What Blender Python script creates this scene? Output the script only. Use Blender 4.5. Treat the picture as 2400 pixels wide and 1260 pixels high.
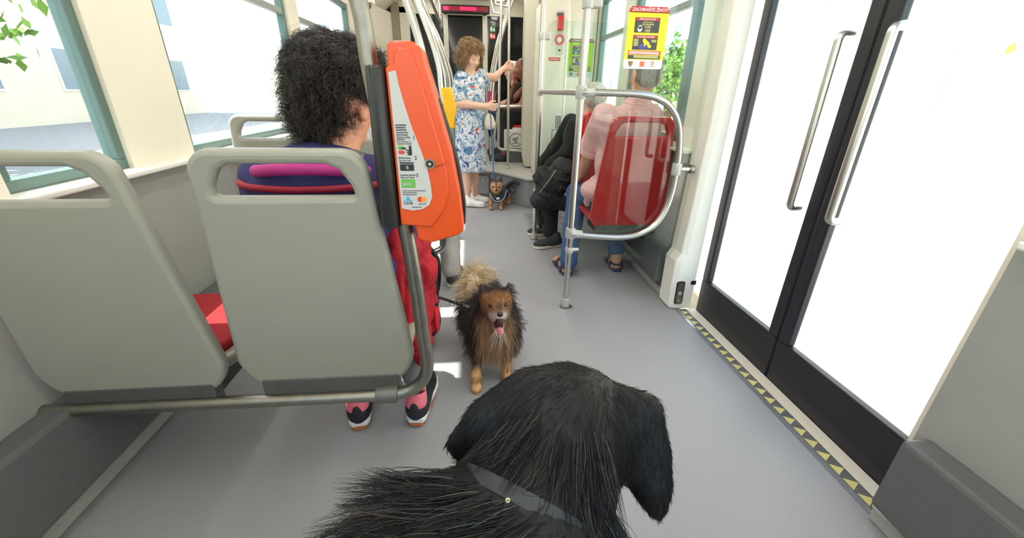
import bpy, bmesh, math, random
import numpy as np
from mathutils import Matrix, Vector
for o in list(bpy.data.objects): bpy.data.objects.remove(o)
SC = bpy.context.scene
COL = SC.collection
rng = np.random.default_rng(7); random.seed(7)
# ------------------------------------------------------------------ camera
F_PX, CAM_Z = 950.0, 1.15
CAM_YAW, CAM_PITCH, CAM_ROLL = math.radians(5.909), math.radians(23.506), math.radians(-1.0)
def _basis():
    cy, sy, cp, sp = math.cos(CAM_YAW), math.sin(CAM_YAW), math.cos(CAM_PITCH), math.sin(CAM_PITCH)
    f = np.array([sy*cp, cy*cp, -sp]); r0 = np.array([cy, -sy, 0.]); d0 = np.cross(f, r0)
    return (r0*math.cos(CAM_ROLL)+d0*math.sin(CAM_ROLL), -r0*math.sin(CAM_ROLL)+d0*math.cos(CAM_ROLL), f)
CR, CD, CF = _basis()
CP = np.array([0, 0, CAM_Z])
def AY(px, py, Y):                       # the point seen at a pixel, Y metres down the tram
    v = CF*F_PX+CR*(px-1200)+CD*(py-630); return CP+v*(Y/v[1])
def AD(px, py, depth):                   # the point seen at a pixel, at a depth from the lens
    v = CF+CR*((px-1200)/F_PX)+CD*((py-630)/F_PX); return CP+v*depth
cam = bpy.data.objects.new('camera', bpy.data.cameras.new('camera')); COL.objects.link(cam)
cam.data.sensor_fit = 'HORIZONTAL'; cam.data.sensor_width = 36; cam.data.lens = 36*F_PX/2400
cam.data.clip_start = .02; cam.data.clip_end = 300
m = Matrix.Identity(4)
for i in range(3): m[i][0], m[i][1], m[i][2], m[i][3] = CR[i], -CD[i], -CF[i], CP[i]
cam.matrix_world = m
SC.camera = cam
# ------------------------------------------------------------------ sky, sun, exposure
SUN_EL, SUN_AZ = math.radians(58), math.radians(0)     # sun stands over the left side of the tram
W = bpy.data.worlds.new('world'); SC.world = W; W.use_nodes = True
nt = W.node_tree; bg = nt.nodes['Background']
sky = nt.nodes.new('ShaderNodeTexSky'); sky.sky_type = 'NISHITA'; sky.sun_disc = False
sky.sun_elevation = SUN_EL; sky.sun_rotation = math.radians(-90); sky.air_density = 1.0; sky.dust_density = 2.0; sky.ozone_density = .6
hz_mix = nt.nodes.new('ShaderNodeMix'); hz_mix.data_type = 'RGBA'; hz_mix.inputs['Factor'].default_value = .5     # thin summer haze whitens the sky
hz_mix.inputs['B'].default_value = (1.02, 1.0, .95, 1)
nt.links.new(sky.outputs[0], hz_mix.inputs['A']); nt.links.new(hz_mix.outputs['Result'], bg.inputs[0]); bg.inputs[1].default_value = .5
sl = bpy.data.lights.new('sun', 'SUN'); sl.energy = 4.5; sl.angle = math.radians(.6); sl.color = (1, .95, .87)
so = bpy.data.objects.new('sun', sl); COL.objects.link(so); so.location = (-6, 2, 12)
sd = Vector((math.cos(SUN_EL)*math.cos(SUN_AZ), math.cos(SUN_EL)*math.sin(SUN_AZ), -math.sin(SUN_EL)))
so.rotation_euler = sd.to_track_quat('-Z', 'Y').to_euler()
SC.view_settings.view_transform = 'Standard'; SC.view_settings.look = 'None'
SC.view_settings.gamma = 1; SC.view_settings.use_curve_mapping = False
SC.view_settings.exposure = 1.62
SC.cycles.use_denoising = True
SC.cycles.max_bounces = 12; SC.cycles.diffuse_bounces = 6; SC.cycles.transparent_max_bounces = 24
SC.cycles.sample_clamp_indirect = 8
# ------------------------------------------------------------------ materials
MATS = {}
def mat(name, col, rough=.5, metal=0, var=.06, scale=30, bump=0, spec=.5, coat=0, sss=0, stretch=None):
    if name in MATS: return MATS[name]
    M = bpy.data.materials.new(name); M.use_nodes = True; n = M.node_tree; b = n.nodes['Principled BSDF']
    tc = n.nodes.new('ShaderNodeTexCoord'); nz = n.nodes.new('ShaderNodeTexNoise'); nz.inputs['Scale'].default_value = scale
    nz.inputs['Detail'].default_value = 4
    if stretch:
        mp = n.nodes.new('ShaderNodeMapping'); mp.inputs['Scale'].default_value = stretch
        n.links.new(tc.outputs['Object'], mp.inputs[0]); n.links.new(mp.outputs[0], nz.inputs['Vector'])
    else: n.links.new(tc.outputs['Object'], nz.inputs['Vector'])
    rp = n.nodes.new('ShaderNodeValToRGB')
    rp.color_ramp.elements[0].position = .3; rp.color_ramp.elements[1].position = .7
    rp.color_ramp.elements[0].color = [max(0, c*(1-var)) for c in col]+[1]
    rp.color_ramp.elements[1].color = [min(1, c*(1+var)) for c in col]+[1]
    n.links.new(nz.outputs['Fac'], rp.inputs[0]); n.links.new(rp.outputs[0], b.inputs['Base Color'])
    b.inputs['Roughness'].default_value = rough; b.inputs['Metallic'].default_value = metal
    b.inputs['Specular IOR Level'].default_value = spec; b.inputs['Coat Weight'].default_value = coat
    if sss: b.inputs['Subsurface Weight'].default_value = sss; b.inputs['Subsurface Radius'].default_value = (.01, .004, .002)
    if bump:
        bp = n.nodes.new('ShaderNodeBump'); bp.inputs['Strength'].default_value = bump; bp.inputs['Distance'].default_value = .004
        n.links.new(nz.outputs['Fac'], bp.inputs['Height']); n.links.new(bp.outputs[0], b.inputs['Normal'])
    MATS[name] = M; return M
def attr_mat(name, rough=.6, spec=.3, sss=0, scale=60, var=.12, sheen=0):
    if name in MATS: return MATS[name]
    M = bpy.data.materials.new(name); M.use_nodes = True; n = M.node_tree; b = n.nodes['Principled BSDF']
    at = n.nodes.new('ShaderNodeAttribute'); at.attribute_name = 'col'
    nz = n.nodes.new('ShaderNodeTexNoise'); nz.inputs['Scale'].default_value = scale
    tc = n.nodes.new('ShaderNodeTexCoord'); n.links.new(tc.outputs['Object'], nz.inputs['Vector'])
    mr = n.nodes.new('ShaderNodeMapRange'); mr.inputs['To Min'].default_value = 1-var; mr.inputs['To Max'].default_value = 1+var
    n.links.new(nz.outputs['Fac'], mr.inputs[0])
    mx = n.nodes.new('ShaderNodeVectorMath'); mx.operation = 'SCALE'
    n.links.new(at.outputs['Color'], mx.inputs[0]); n.links.new(mr.outputs[0], mx.inputs['Scale'])
    n.links.new(mx.outputs[0], b.inputs['Base Color'])
    b.inputs['Roughness'].default_value = rough; b.inputs['Specular IOR Level'].default_value = spec
    if sss: b.inputs['Subsurface Weight'].default_value = sss; b.inputs['Subsurface Radius'].default_value = (.01, .004, .002)
    if sheen: b.inputs['Sheen Weight'].default_value = sheen
    MATS[name] = M; return M
def glass(name, tint, refl=1.45, rough=.0):
    if name in MATS: return MATS[name]
    M = bpy.data.materials.new(name); M.use_nodes = True; n = M.node_tree
    n.nodes.remove(n.nodes['Principled BSDF']); out = n.nodes['Material Output']
    t = n.nodes.new('ShaderNodeBsdfTransparent'); t.inputs[0].default_value = (*tint, 1)
    g = n.nodes.new('ShaderNodeBsdfGlossy'); g.inputs['Roughness'].default_value = rough
    lw = n.nodes.new('ShaderNodeLayerWeight'); lw.inputs['Blend'].default_value = .5       # Schlick reflectance, same from both faces
    pw = n.nodes.new('ShaderNodeMath'); pw.operation = 'POWER'; pw.inputs[1].default_value = 5; n.links.new(lw.outputs['Facing'], pw.inputs[0])
    r0 = ((refl-1)/(refl+1))**2; fr = n.nodes.new('ShaderNodeMath'); fr.operation = 'MULTIPLY_ADD'; fr.inputs[1].default_value = 1-r0; fr.inputs[2].default_value = r0
    n.links.new(pw.outputs[0], fr.inputs[0])
    mx = n.nodes.new('ShaderNodeMixShader')
    n.links.new(fr.outputs[0], mx.inputs[0]); n.links.new(t.outputs[0], mx.inputs[1]); n.links.new(g.outputs[0], mx.inputs[2])
    n.links.new(mx.outputs[0], out.inputs[0]); MATS[name] = M; return M
def emit(name, col, s):
    if name in MATS: return MATS[name]
    M = bpy.data.materials.new(name); M.use_nodes = True; b = M.node_tree.nodes['Principled BSDF']
    b.inputs['Base Color'].default_value = (*col, 1); b.inputs['Emission Color'].default_value = (*col, 1); b.inputs['Emission Strength'].default_value = s
    MATS[name] = M; return M
def srgb(r, g, b): return tuple(((c/255)/12.92 if c/255 <= .04045 else ((c/255+.055)/1.055)**2.4) for c in (r, g, b))
# ------------------------------------------------------------------ objects, tags
def tag(o, label=None, cat=None, group=None, kind=None):
    if label: o['label'] = label
    if cat: o['category'] = cat
    if group: o['group'] = group
    if kind: o['kind'] = kind
    return o
def empty(name, loc, label, cat, group=None):
    o = bpy.data.objects.new(name, None); COL.objects.link(o); o.location = loc; o.empty_display_size = .05
    return tag(o, label, cat, group)
def link(name, me, material, parent=None, smooth=False, bevel=0, seg=2, local=False):
    """mesh coordinates are world coordinates unless local; the parent's place is taken off again"""
    o = bpy.data.objects.new(name, me); COL.objects.link(o)
    if material is not None and not me.materials: me.materials.append(material)
    if smooth: me.shade_smooth()
    if bevel:
        b = o.modifiers.new('bevel', 'BEVEL'); b.width = bevel; b.segments = seg; b.limit_method = 'ANGLE'; b.angle_limit = math.radians(40)
    if parent is not None:
        o.parent = parent
        if not local:
            p = Vector((0, 0, 0)); q = parent
            while q is not None: p += q.location; q = q.parent
            o.location = -p
    return o
class MB:
    def __init__(s): s.v = []; s.f = []
    def add(s, v, f):
        k = len(s.v); s.v += [tuple(map(float, p)) for p in v]; s.f += [tuple(i+k for i in q) for q in f]; return s
    def box(s, x0, x1, y0, y1, z0, z1, M=None):
        v = [(x, y, z) for z in (z0, z1) for y in (y0, y1) for x in (x0, x1)]
        if M is not None: v = [M @ Vector(p) for p in v]
        return s.add(v, [(0, 2, 3, 1), (4, 5, 7, 6), (0, 1, 5, 4), (2, 6, 7, 3), (0, 4, 6, 2), (1, 3, 7, 5)])
    def tube(s, pts, r, n=12, cap=True):
        P = np.array(pts, float); m = len(P); R = np.full(m, r) if np.isscalar(r) else np.array(r, float)
        T = np.gradient(P, axis=0); T /= np.linalg.norm(T, axis=1)[:, None]+1e-12
        up = np.array([0, 0, 1.]) if abs(T[0][2]) < .9 else np.array([1., 0, 0])
        u = np.cross(T[0], up); u /= np.linalg.norm(u); v = []
        for i in range(m):
            u = u-T[i]*(u@T[i]); u /= np.linalg.norm(u); w = np.cross(T[i], u)
            for k in range(n):
                a = 2*math.pi*k/n; v.append(P[i]+R[i]*(math.cos(a)*u+math.sin(a)*w))
        f = [(i*n+k, i*n+(k+1) % n, (i+1)*n+(k+1) % n, (i+1)*n+k) for i in range(m-1) for k in range(n)]
        if cap: f += [tuple(range(n-1, -1, -1)), tuple((m-1)*n+k for k in range(n))]
        return s.add(v, f)
    def cyl(s, a, b, r, n=20): return s.tube([a, b], r, n)
    def loft(s, rings, cap=True):
        n = len(rings[0]); v = [p for r in rings for p in r]; m = len(rings)
        f = [(i*n+k, i*n+(k+1) % n, (i+1)*n+(k+1) % n, (i+1)*n+k) for i in range(m-1) for k in range(n)]
        if cap: f += [tuple(range(n-1, -1, -1)), tuple((m-1)*n+k for k in range(n))]
        return s.add(v, f)
    def mesh(s, name='m'):
        me = bpy.data.meshes.new(name); me.from_pydata(s.v, [], s.f); me.update()
        bm = bmesh.new(); bm.from_mesh(me); bmesh.ops.recalc_face_normals(bm, faces=bm.faces); bm.to_mesh(me); bm.free(); return me
    def build(s, name, material, parent=None, **k): return link(name, s.mesh(name), material, parent, **k)
def tube(name, pts, r, material, parent=None, n=14):
    me = MB().tube(pts, r, n).mesh(name); o = link(name, me, material, parent, smooth=True)
    try: me.set_sharp_from_angle(angle=math.radians(50))
    except Exception: pass
    return o
def spline(pts, n=8):
    P = [np.array(p, float) for p in pts]; P = [2*P[0]-P[1]]+P+[2*P[-1]-P[-2]]; out = []
    for i in range(1, len(P)-2):
        for k in range(n):
            t = k/n; a, b, c, d = P[i-1:i+3]
            out.append(.5*(2*b+(c-a)*t+(2*a-5*b+4*c-d)*t*t+(3*b-a-3*c+d)*t**3))
    return out+[P[-2]]
def fillet(pts, r, n=7):
    P = [np.array(p, float) for p in pts]; out = [P[0]]
    for a, b, c in zip(P, P[1:], P[2:]):
        u = (a-b)/np.linalg.norm(a-b); w = (c-b)/np.linalg.norm(c-b); rr = min(r, np.linalg.norm(a-b)*.49, np.linalg.norm(c-b)*.49)
        p, q = b+u*rr, b+w*rr
        for k in range(n+1):
            t = k/n; out.append((1-t)**2*p+2*t*(1-t)*b+t*t*q)
    return out+[P[-1]]
def plate(loops, depth, bevel=0, res=2):
    """filled 2D outlines (holes allowed), thickness along local z centred on 0"""
    cu = bpy.data.curves.new('plate', 'CURVE'); cu.dimensions = '2D'; cu.fill_mode = 'BOTH'
    cu.extrude = max(depth/2-bevel, .00005); cu.bevel_depth = bevel; cu.bevel_resolution = res
    if bevel: cu.offset = -bevel
    for L in loops:
        s = cu.splines.new('POLY'); s.points.add(len(L)-1); s.use_cyclic_u = True
        for p, q in zip(s.points, L): p.co = (float(q[0]), float(q[1]), 0, 1)
    o = bpy.data.objects.new('plate', cu); me = bpy.data.meshes.new_from_object(o)
    bpy.data.objects.remove(o); bpy.data.curves.remove(cu); me.materials.clear(); return me
def frame(o, x, y):                       # matrix with local x along x, local y along y
    x = Vector(x).normalized(); y = Vector(y); z = x.cross(y).normalized(); y = z.cross(x).normalized()
    M = Matrix.Identity(4)
    for i in range(3): M[i][0], M[i][1], M[i][2], M[i][3] = x[i], y[i], z[i], o[i]
    return M
def rrect(x0, x1, y0, y1, r, n=6):
    out = []
    for cx, cy, a in ((x1-r, y1-r, 0), (x0+r, y1-r, 90), (x0+r, y0+r, 180), (x1-r, y0+r, 270)):
        for k in range(n+1):
            t = math.radians(a+90*k/n); out.append((cx+r*math.cos(t), cy+r*math.sin(t)))
    return out
def circ(cx, cy, r, n=24, ry=None): return [(cx+r*math.cos(2*math.pi*k/n), cy+(ry or r)*math.sin(2*math.pi*k/n)) for k in range(n)]
def flat(name, loops, depth, M, material, parent, bevel=0, smooth=False):
    me = plate(loops, depth, bevel); me.transform(M); return link(name, me, material, parent, smooth=smooth)
def text_mesh(items, M, depth=.0006):
    """items: (string, x, y, size, align, squeeze) as one mesh of lettering in the frame M"""
    bm = bmesh.new()
    for t in items:
        s, x, y, size, al = t[:5]; sq = t[5] if len(t) > 5 else 1
        cu = bpy.data.curves.new('t', 'FONT'); cu.body = s; cu.size = size; cu.align_x = al; cu.extrude = depth/2; cu.resolution_u = 2
        cu.offset = size*.012
        o = bpy.data.objects.new('t', cu); me = bpy.data.meshes.new_from_object(o)
        me.transform(M @ Matrix.Translation((x, y, 0)) @ Matrix.Diagonal((sq, 1, 1, 1))); bm.from_mesh(me)
        bpy.data.objects.remove(o); bpy.data.curves.remove(cu); bpy.data.meshes.remove(me)
    me = bpy.data.meshes.new('lettering'); bm.to_mesh(me); bm.free(); return me
# ------------------------------------------------------------------ organic shapes: blended distance field -> one continuous mesh
def nrm(v): v = np.array(v, float); return v/(np.linalg.norm(v)+1e-12)
def rot(fwd, up=(0, 0, 1)):
    y = nrm(fwd); x = nrm(np.cross(y, up)); z = np.cross(x, y); return np.stack([x, y, z], 1)
def cap(a, b, ra, rb=None, **k): return dict(t='c', a=np.array(a, float), b=np.array(b, float), ra=ra, rb=ra if rb is None else rb, **k)
def ell(c, r, R=None, **k): return dict(t='e', c=np.array(c, float), r=np.array(r, float), R=np.eye(3) if R is None else R, **k)
def organic(prims, vox, k=.02):
    lo = np.full(3, 1e9); hi = -lo
    for p in prims:
        if p['t'] == 'c':
            mr = max(p['ra'], p['rb']); p['lo'] = np.minimum(p['a'], p['b'])-mr; p['hi'] = np.maximum(p['a'], p['b'])+mr
        else:
            e = np.sqrt(((p['R']*p['r'])**2).sum(1)); p['lo'] = p['c']-e; p['hi'] = p['c']+e
        if not p.get('sub'): lo = np.minimum(lo, p['lo']); hi = np.maximum(hi, p['hi'])
    lo = lo-4*vox; n = np.ceil((hi-lo)/vox).astype(int)+5
    D = np.full(n, 1.0, np.float32)
    for p in prims:
        kk = p.get('k', k); mg = kk+3*vox
        i0 = np.clip(np.floor((p['lo']-mg-lo)/vox).astype(int), 0, n); i1 = np.clip(np.ceil((p['hi']+mg-lo)/vox).astype(int)+1, 0, n)
        if (i1 <= i0).any(): continue
        ax = [lo[d]+vox*np.arange(i0[d], i1[d]) for d in range(3)]
        G = np.stack(np.meshgrid(*ax, indexing='ij'), -1)
        if p['t'] == 'c':
            ba = p['b']-p['a']; pa = G-p['a']; t = np.clip(pa@ba/max(ba@ba, 1e-12), 0, 1)
            d = np.linalg.norm(pa-t[..., None]*ba, axis=-1)-(p['ra']+(p['rb']-p['ra'])*t)
        else:
            q = (G-p['c'])@p['R']; k0 = np.linalg.norm(q/p['r'], axis=-1); k1 = np.linalg.norm(q/p['r']**2, axis=-1)
            d = k0*(k0-1)/(k1+1e-9)
        sl_ = tuple(slice(a, b) for a, b in zip(i0, i1)); A = D[sl_]
        if p.get('sub'):
            h = np.clip(.5-.5*(A+d)/kk, 0, 1); D[sl_] = A+(-d-A)*h+kk*h*(1-h)
        else:
            h = np.clip(.5+.5*(A-d)/kk, 0, 1); D[sl_] = A+(d-A)*h-kk*h*(1-h)
    S = D < 0; c = tuple(x-1 for x in D.shape)
    cnt = np.zeros(c, np.int8); sh = lambda a, i, j, l: a[i:i+c[0], j:j+c[1], l:l+c[2]]
    for i in (0, 1):
        for j in (0, 1):
            for l in (0, 1): cnt += sh(S, i, j, l)
    act = np.argwhere((cnt > 0) & (cnt < 8)); N = len(act)
    idx = np.full(c, -1, np.int64); idx[tuple(act.T)] = np.arange(N)
    acc = np.zeros((N, 3)); num = np.zeros(N)
    for d in range(3):
        e = np.eye(3, dtype=int)[d]; o1, o2 = [np.eye(3, dtype=int)[x] for x in range(3) if x != d]
        for u in (0, 1):
            for v in (0, 1):
                p0 = act+u*o1+v*o2; p1 = p0+e
                a = D[tuple(p0.T)]; b = D[tuple(p1.T)]; cr = (a < 0) != (b < 0)
                t = np.where(cr, a/(a-b+1e-12), 0)
                acc += np.where(cr[:, None], p0+t[:, None]*e, 0); num += cr
    V = lo+vox*acc/num[:, None]; Fs = []
    for d in range(3):
        e = np.eye(3, dtype=int)[d]; o1 = np.eye(3, dtype=int)[(d+1) % 3]; o2 = np.eye(3, dtype=int)[(d+2) % 3]
        sl0 = [slice(1, -1)]*3; sl1 = [slice(1, -1)]*3; sl0[d] = slice(0, -1); sl1[d] = slice(1, None)
        a = S[tuple(sl0)]; b = S[tuple(sl1)]; base = np.array([1, 1, 1])-e
        for flip, msk in ((0, a & ~b), (1, b & ~a)):
            P = np.argwhere(msk)+base
            q = [idx[tuple((P-o1-o2).T)], idx[tuple((P-o2).T)], idx[tuple(P.T)], idx[tuple((P-o1).T)]]
            Q = np.stack(q[::-1] if flip else q, 1); Fs.append(Q[(Q >= 0).all(1)])
    return V, np.concatenate(Fs)
def np_mesh(name, V, Fq, colf=None):
    me = bpy.data.meshes.new(name); nv, nf, w = len(V), len(Fq), Fq.shape[1]
    me.vertices.add(nv); me.vertices.foreach_set('co', np.ascontiguousarray(V, np.float32).ravel())
    me.loops.add(nf*w); me.loops.foreach_set('vertex_index', np.ascontiguousarray(Fq, np.int32).ravel())
    me.polygons.add(nf); me.polygons.foreach_set('loop_start', np.arange(0, nf*w, w, dtype=np.int32))
    me.update(calc_edges=True)
    if colf is not None:
        c = colf(V) if callable(colf) else colf
        at = me.attributes.new('col', 'FLOAT_COLOR', 'POINT')
        at.data.foreach_set('color', np.concatenate([c, np.ones((nv, 1))], 1).astype(np.float32).ravel())
    me.shade_smooth(); return me
def ripple(V, Q, amp, sc, seed=0, stretch=(1, 1, 1)):
    """cloth folds: pushes the surface in and out along its normals"""
    g = np.random.default_rng(seed); n = np.zeros_like(V); fn = np.cross(V[Q[:, 2]]-V[Q[:, 0]], V[Q[:, 3]]-V[Q[:, 1]])
    for i in range(4): np.add.at(n, Q[:, i], fn)
    n /= np.linalg.norm(n, axis=1)[:, None]+1e-12; h = np.zeros(len(V)); X = V*np.array(stretch)
    for o in range(3):
        for j in range(5):
            kv = g.normal(size=3)*sc*(1.7**o); w = X@kv+g.random()*6.28+1.3*np.sin(X@(g.normal(size=3)*sc*.6)); h += (np.abs(np.sin(w))-.6)/(1.6**o)
    return V+n*(amp*h/3)[:, None]
def org(name, prims, vox, material, parent=None, k=.02, colf=None, keep=False, fold=None):
    V, Q = organic(prims, vox, k)
    if fold: V = ripple(V, Q, *fold)
    o = link(name, np_mesh(name, V, Q, colf), material, parent)
    return (o, V, Q) if keep else o
def scatter(V, Q, n, pick=None):
    A, B, C_, D_ = (V[Q[:, i]] for i in range(4)); nn = np.cross(C_-A, D_-B); ar = np.linalg.norm(nn, axis=1)
    w = ar.copy()
    if pick is not None: w = w*pick((A+C_)/2, nn/(ar[:, None]+1e-12))
    i = rng.choice(len(Q), n, p=w/w.sum()); u, v = rng.random((2, n, 1))
    P = (A[i]*(1-u)+B[i]*u)*(1-v)+(D_[i]*(1-u)+C_[i]*u)*v
    return P, nn[i]/(ar[i][:, None]+1e-12)
def strands(name, P, D, L, col, material, parent, bend=None, r=.0009, seg=4, curl=0, turns=2.5, tip=.15, jit=.25, clump=0, camt=.7):
    n = len(P); L = np.broadcast_to(L, (n,)); D = D+jit*rng.normal(size=(n, 3)); D /= np.linalg.norm(D, axis=1)[:, None]
    bend = np.zeros((n, 3)) if bend is None else np.broadcast_to(bend, (n, 3))
    t = np.linspace(0, 1, seg+1)[None, :, None]
    X = P[:, None]+L[:, None, None]*(t*D[:, None]+t*t*bend[:, None])
    if clump:                                # strands lean towards the tip of their nearest guide strand
        gi = rng.choice(n, clump, replace=False); near = np.concatenate([((P[i:i+2000, None]-P[gi][None])**2).sum(-1).argmin(1) for i in range(0, n, 2000)])
        off = (X[gi][near]-X); X = X+off*(camt*t**1.3)
    up = rng.normal(size=(n, 3)); u = np.cross(D, up); u /= np.linalg.norm(u, axis=1)[:, None]; w = np.cross(D, u)
    if curl:
        ph = rng.random((n, 1, 1))*6.28; s = turns*6.28*t*(.7+.6*rng.random((n, 1, 1)))+ph; cr = curl*np.minimum(1, 3*t)*(.5+rng.random((n, 1, 1)))
        X = X+cr*(np.cos(s)*u[:, None]+np.sin(s)*w[:, None])
    rr = (r*(1-(1-tip)*t**1.5))
    R = np.stack([X+rr*(math.cos(a)*u[:, None]+math.sin(a)*w[:, None]) for a in (0, 2.094, 4.189)], 2)   # n, seg+1, 3, 3
    V = R.reshape(-1, 3); b = np.arange(n)[:, None, None]*(seg+1)*3+np.arange(seg)[None, :, None]*3; kx = np.arange(3)[None, None]
    Q = np.stack([b+kx, b+(kx+1) % 3, b+3+(kx+1) % 3, b+3+kx], -1).reshape(-1, 4)
    c = np.repeat(col, (seg+1)*3, 0)
    o = link(name, np_mesh(name, V, Q, c), material, parent); o['kind'] = 'stuff'; return o
# ================================================================== materials of the tram
cream = mat('cream_panel', srgb(226, 220, 203), .45, var=.02, scale=4)
white_panel = mat('white_panel', srgb(228, 227, 220), .4, var=.02, scale=4)
tan_panel = mat('tan_panel', srgb(150, 141, 122), .6, var=.05)
grey_wall = mat('grey_wall_panel', srgb(150, 151, 146), .5, var=.04, scale=8)
grey_dark = mat('dark_grey_panel', srgb(92, 94, 94), .5, var=.05)
ceil_m = mat('ceiling_panel', srgb(232, 226, 210), .5, var=.02, scale=3)
steel = mat('brushed_steel', srgb(205, 203, 198), .28, 1, var=.05, scale=60, stretch=(30, 30, 2))
steel_dull = mat('dull_steel', srgb(150, 147, 138), .38, 1, var=.08, scale=40)
clamp_m = mat('cast_grey_clamp', srgb(190, 190, 186), .4, .3, var=.04)
black_rub = mat('black_rubber', srgb(24, 24, 27), .6, var=.1)
frame_green = mat('window_frame_green', srgb(88, 112, 106), .4, var=.05)
glass_win = glass('window_glass', (.94, .98, .96), 1.35)
glass_part = glass('partition_glass', (.90, .955, .925), 1.5)
dark_glass = mat('dark_cab_glass', srgb(22, 24, 25), .08, var=.1, spec=.45)
white_edge = mat('white_edge_strip', srgb(214, 208, 196), .7, var=.12, scale=300)
# floor: grey vinyl with fine speckle and worn smears
M = bpy.data.materials.new('vinyl_floor'); M.use_nodes = True; n = M.node_tree; b = n.nodes['Principled BSDF']
tc = n.nodes.new('ShaderNodeTexCoord')
n1 = n.nodes.new('ShaderNodeTexNoise'); n1.inputs['Scale'].default_value = 420; n1.inputs['Detail'].default_value = 2
n2 = n.nodes.new('ShaderNodeTexNoise'); n2.inputs['Scale'].default_value = 2.2; n2.inputs['Detail'].default_value = 5
r1 = n.nodes.new('ShaderNodeValToRGB'); r1.color_ramp.elements[0].position = .35; r1.color_ramp.elements[1].position = .66
r1.color_ramp.elements[0].color = (*srgb(134, 134, 138), 1); r1.color_ramp.elements[1].color = (*srgb(161, 160, 162), 1)
r2 = n.nodes.new('ShaderNodeMapRange'); r2.inputs['To Min'].default_value = .92; r2.inputs['To Max'].default_value = 1.07
mx = n.nodes.new('ShaderNodeVectorMath'); mx.operation = 'SCALE'
for q in (n1, n2): n.links.new(tc.outputs['Object'], q.inputs['Vector'])
n.links.new(n1.outputs['Fac'], r1.inputs[0]); n.links.new(n2.outputs['Fac'], r2.inputs[0])
n.links.new(r1.outputs[0], mx.inputs[0]); n.links.new(r2.outputs[0], mx.inputs['Scale']); n.links.new(mx.outputs[0], b.inputs['Base Color'])
rr = n.nodes.new('ShaderNodeMapRange'); rr.inputs['To Min'].default_value = .38; rr.inputs['To Max'].default_value = .6
n.links.new(n2.outputs['Fac'], rr.inputs[0]); n.links.new(rr.outputs[0], b.inputs['Roughness'])
floor_m = M
# ================================================================== the shell of the tram
def struct(name, mb, material, parent=None, bevel=0, label=None):
    o = mb.build(name, material, parent, bevel=bevel)
    if parent is None: o['kind'] = 'structure'
    if label: o['label'] = label
    return o
YB, YE = -2.0, 6.6                       # back and front end of the saloon
XW = 1.2
flo = struct('floor', MB().box(-XW, 1.17, YB, YE, -.06, 0).box(1.17, XW, 1.98, YE, -.06, 0).box(1.17, XW, YB, .72, -.06, 0), floor_m, label='grey speckled vinyl tram floor')
# raised platform towards the driver's cab
pl = [(-XW, 4.74), (.28, 4.74), (.6, 4.27), (XW, 4.27), (XW, YE), (-XW, YE)]
mb = MB(); k = len(pl)
mb.add([(x, y, .002) for x, y in pl]+[(x, y, .30) for x, y in pl], [tuple(range(k)), tuple(range(2*k-1, k-1, -1))]+[(i, (i+1) % k, k+(i+1) % k, k+i) for i in range(k)])
plat = mb.build('floor_platform', mat('riser_grey', srgb(140, 141, 140), .5, var=.03)); plat['kind'] = 'structure'; plat['label'] = 'raised grey platform floor below the cab door'
lip = [(-XW, 4.71), (.265, 4.71), (.585, 4.24), (XW, 4.24), (XW, YE-.01), (-XW, YE-.01)]
mb = MB(); mb.add([(x, y, .30) for x, y in lip]+[(x, y, .325) for x, y in lip], [tuple(range(k)), tuple(range(2*k-1, k-1, -1))]+[(i, (i+1) % k, k+(i+1) % k, k+i) for i in range(k)])
mb.build('step_edge', mat('step_edge_grey', srgb(172, 170, 162), .5, var=.05), plat, bevel=.006)
grey_line = mat('panel_joint', srgb(84, 86, 86), .6)
def rect_line(x0, x1, z0, z1, y, w=.006, name='panel_joint', parent=None, m=None):
    mb = MB()
    for a in ((x0, x1, z0, z0+w), (x0, x1, z1-w, z1), (x0, x0+w, z0, z1), (x1-w, x1, z0, z1)): mb.box(a[0], a[1], y-.002, y+.002, a[2], a[3])
    return mb.build(name, m or grey_line, parent)
p0 = MB().box(-.33, .2, 4.728, 4.742, .05, .262).build('hatch_panel', mat('hatch_grey', srgb(150, 150, 148), .45), plat, bevel=.003)
rect_line(-.34, .21, .045, .268, 4.735, parent=p0)
tube('hatch_lock', [(.13, 4.728, .215), (.13, 4.715, .215)], .012, steel, p0)
MB().box(-1.1, -.42, 4.728, 4.742, .05, .262).build('hatch_panel', MATS['hatch_grey'], plat, bevel=.003)
dv = nrm([.6-.28, 4.27-4.74, 0]); nn_ = np.array([dv[1], -dv[0], 0])
MM = frame(np.array([.44, 4.505, .16])+nn_*.004, dv, (0, 0, 1))
flat('socket', [rrect(-.085, .085, -.03, .03, .008)], .012, MM, grey_dark, plat)
flat('socket_cover', [rrect(-.07, .07, -.02, .02, .006)], .02, MM, MATS['hatch_grey'], plat)
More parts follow.
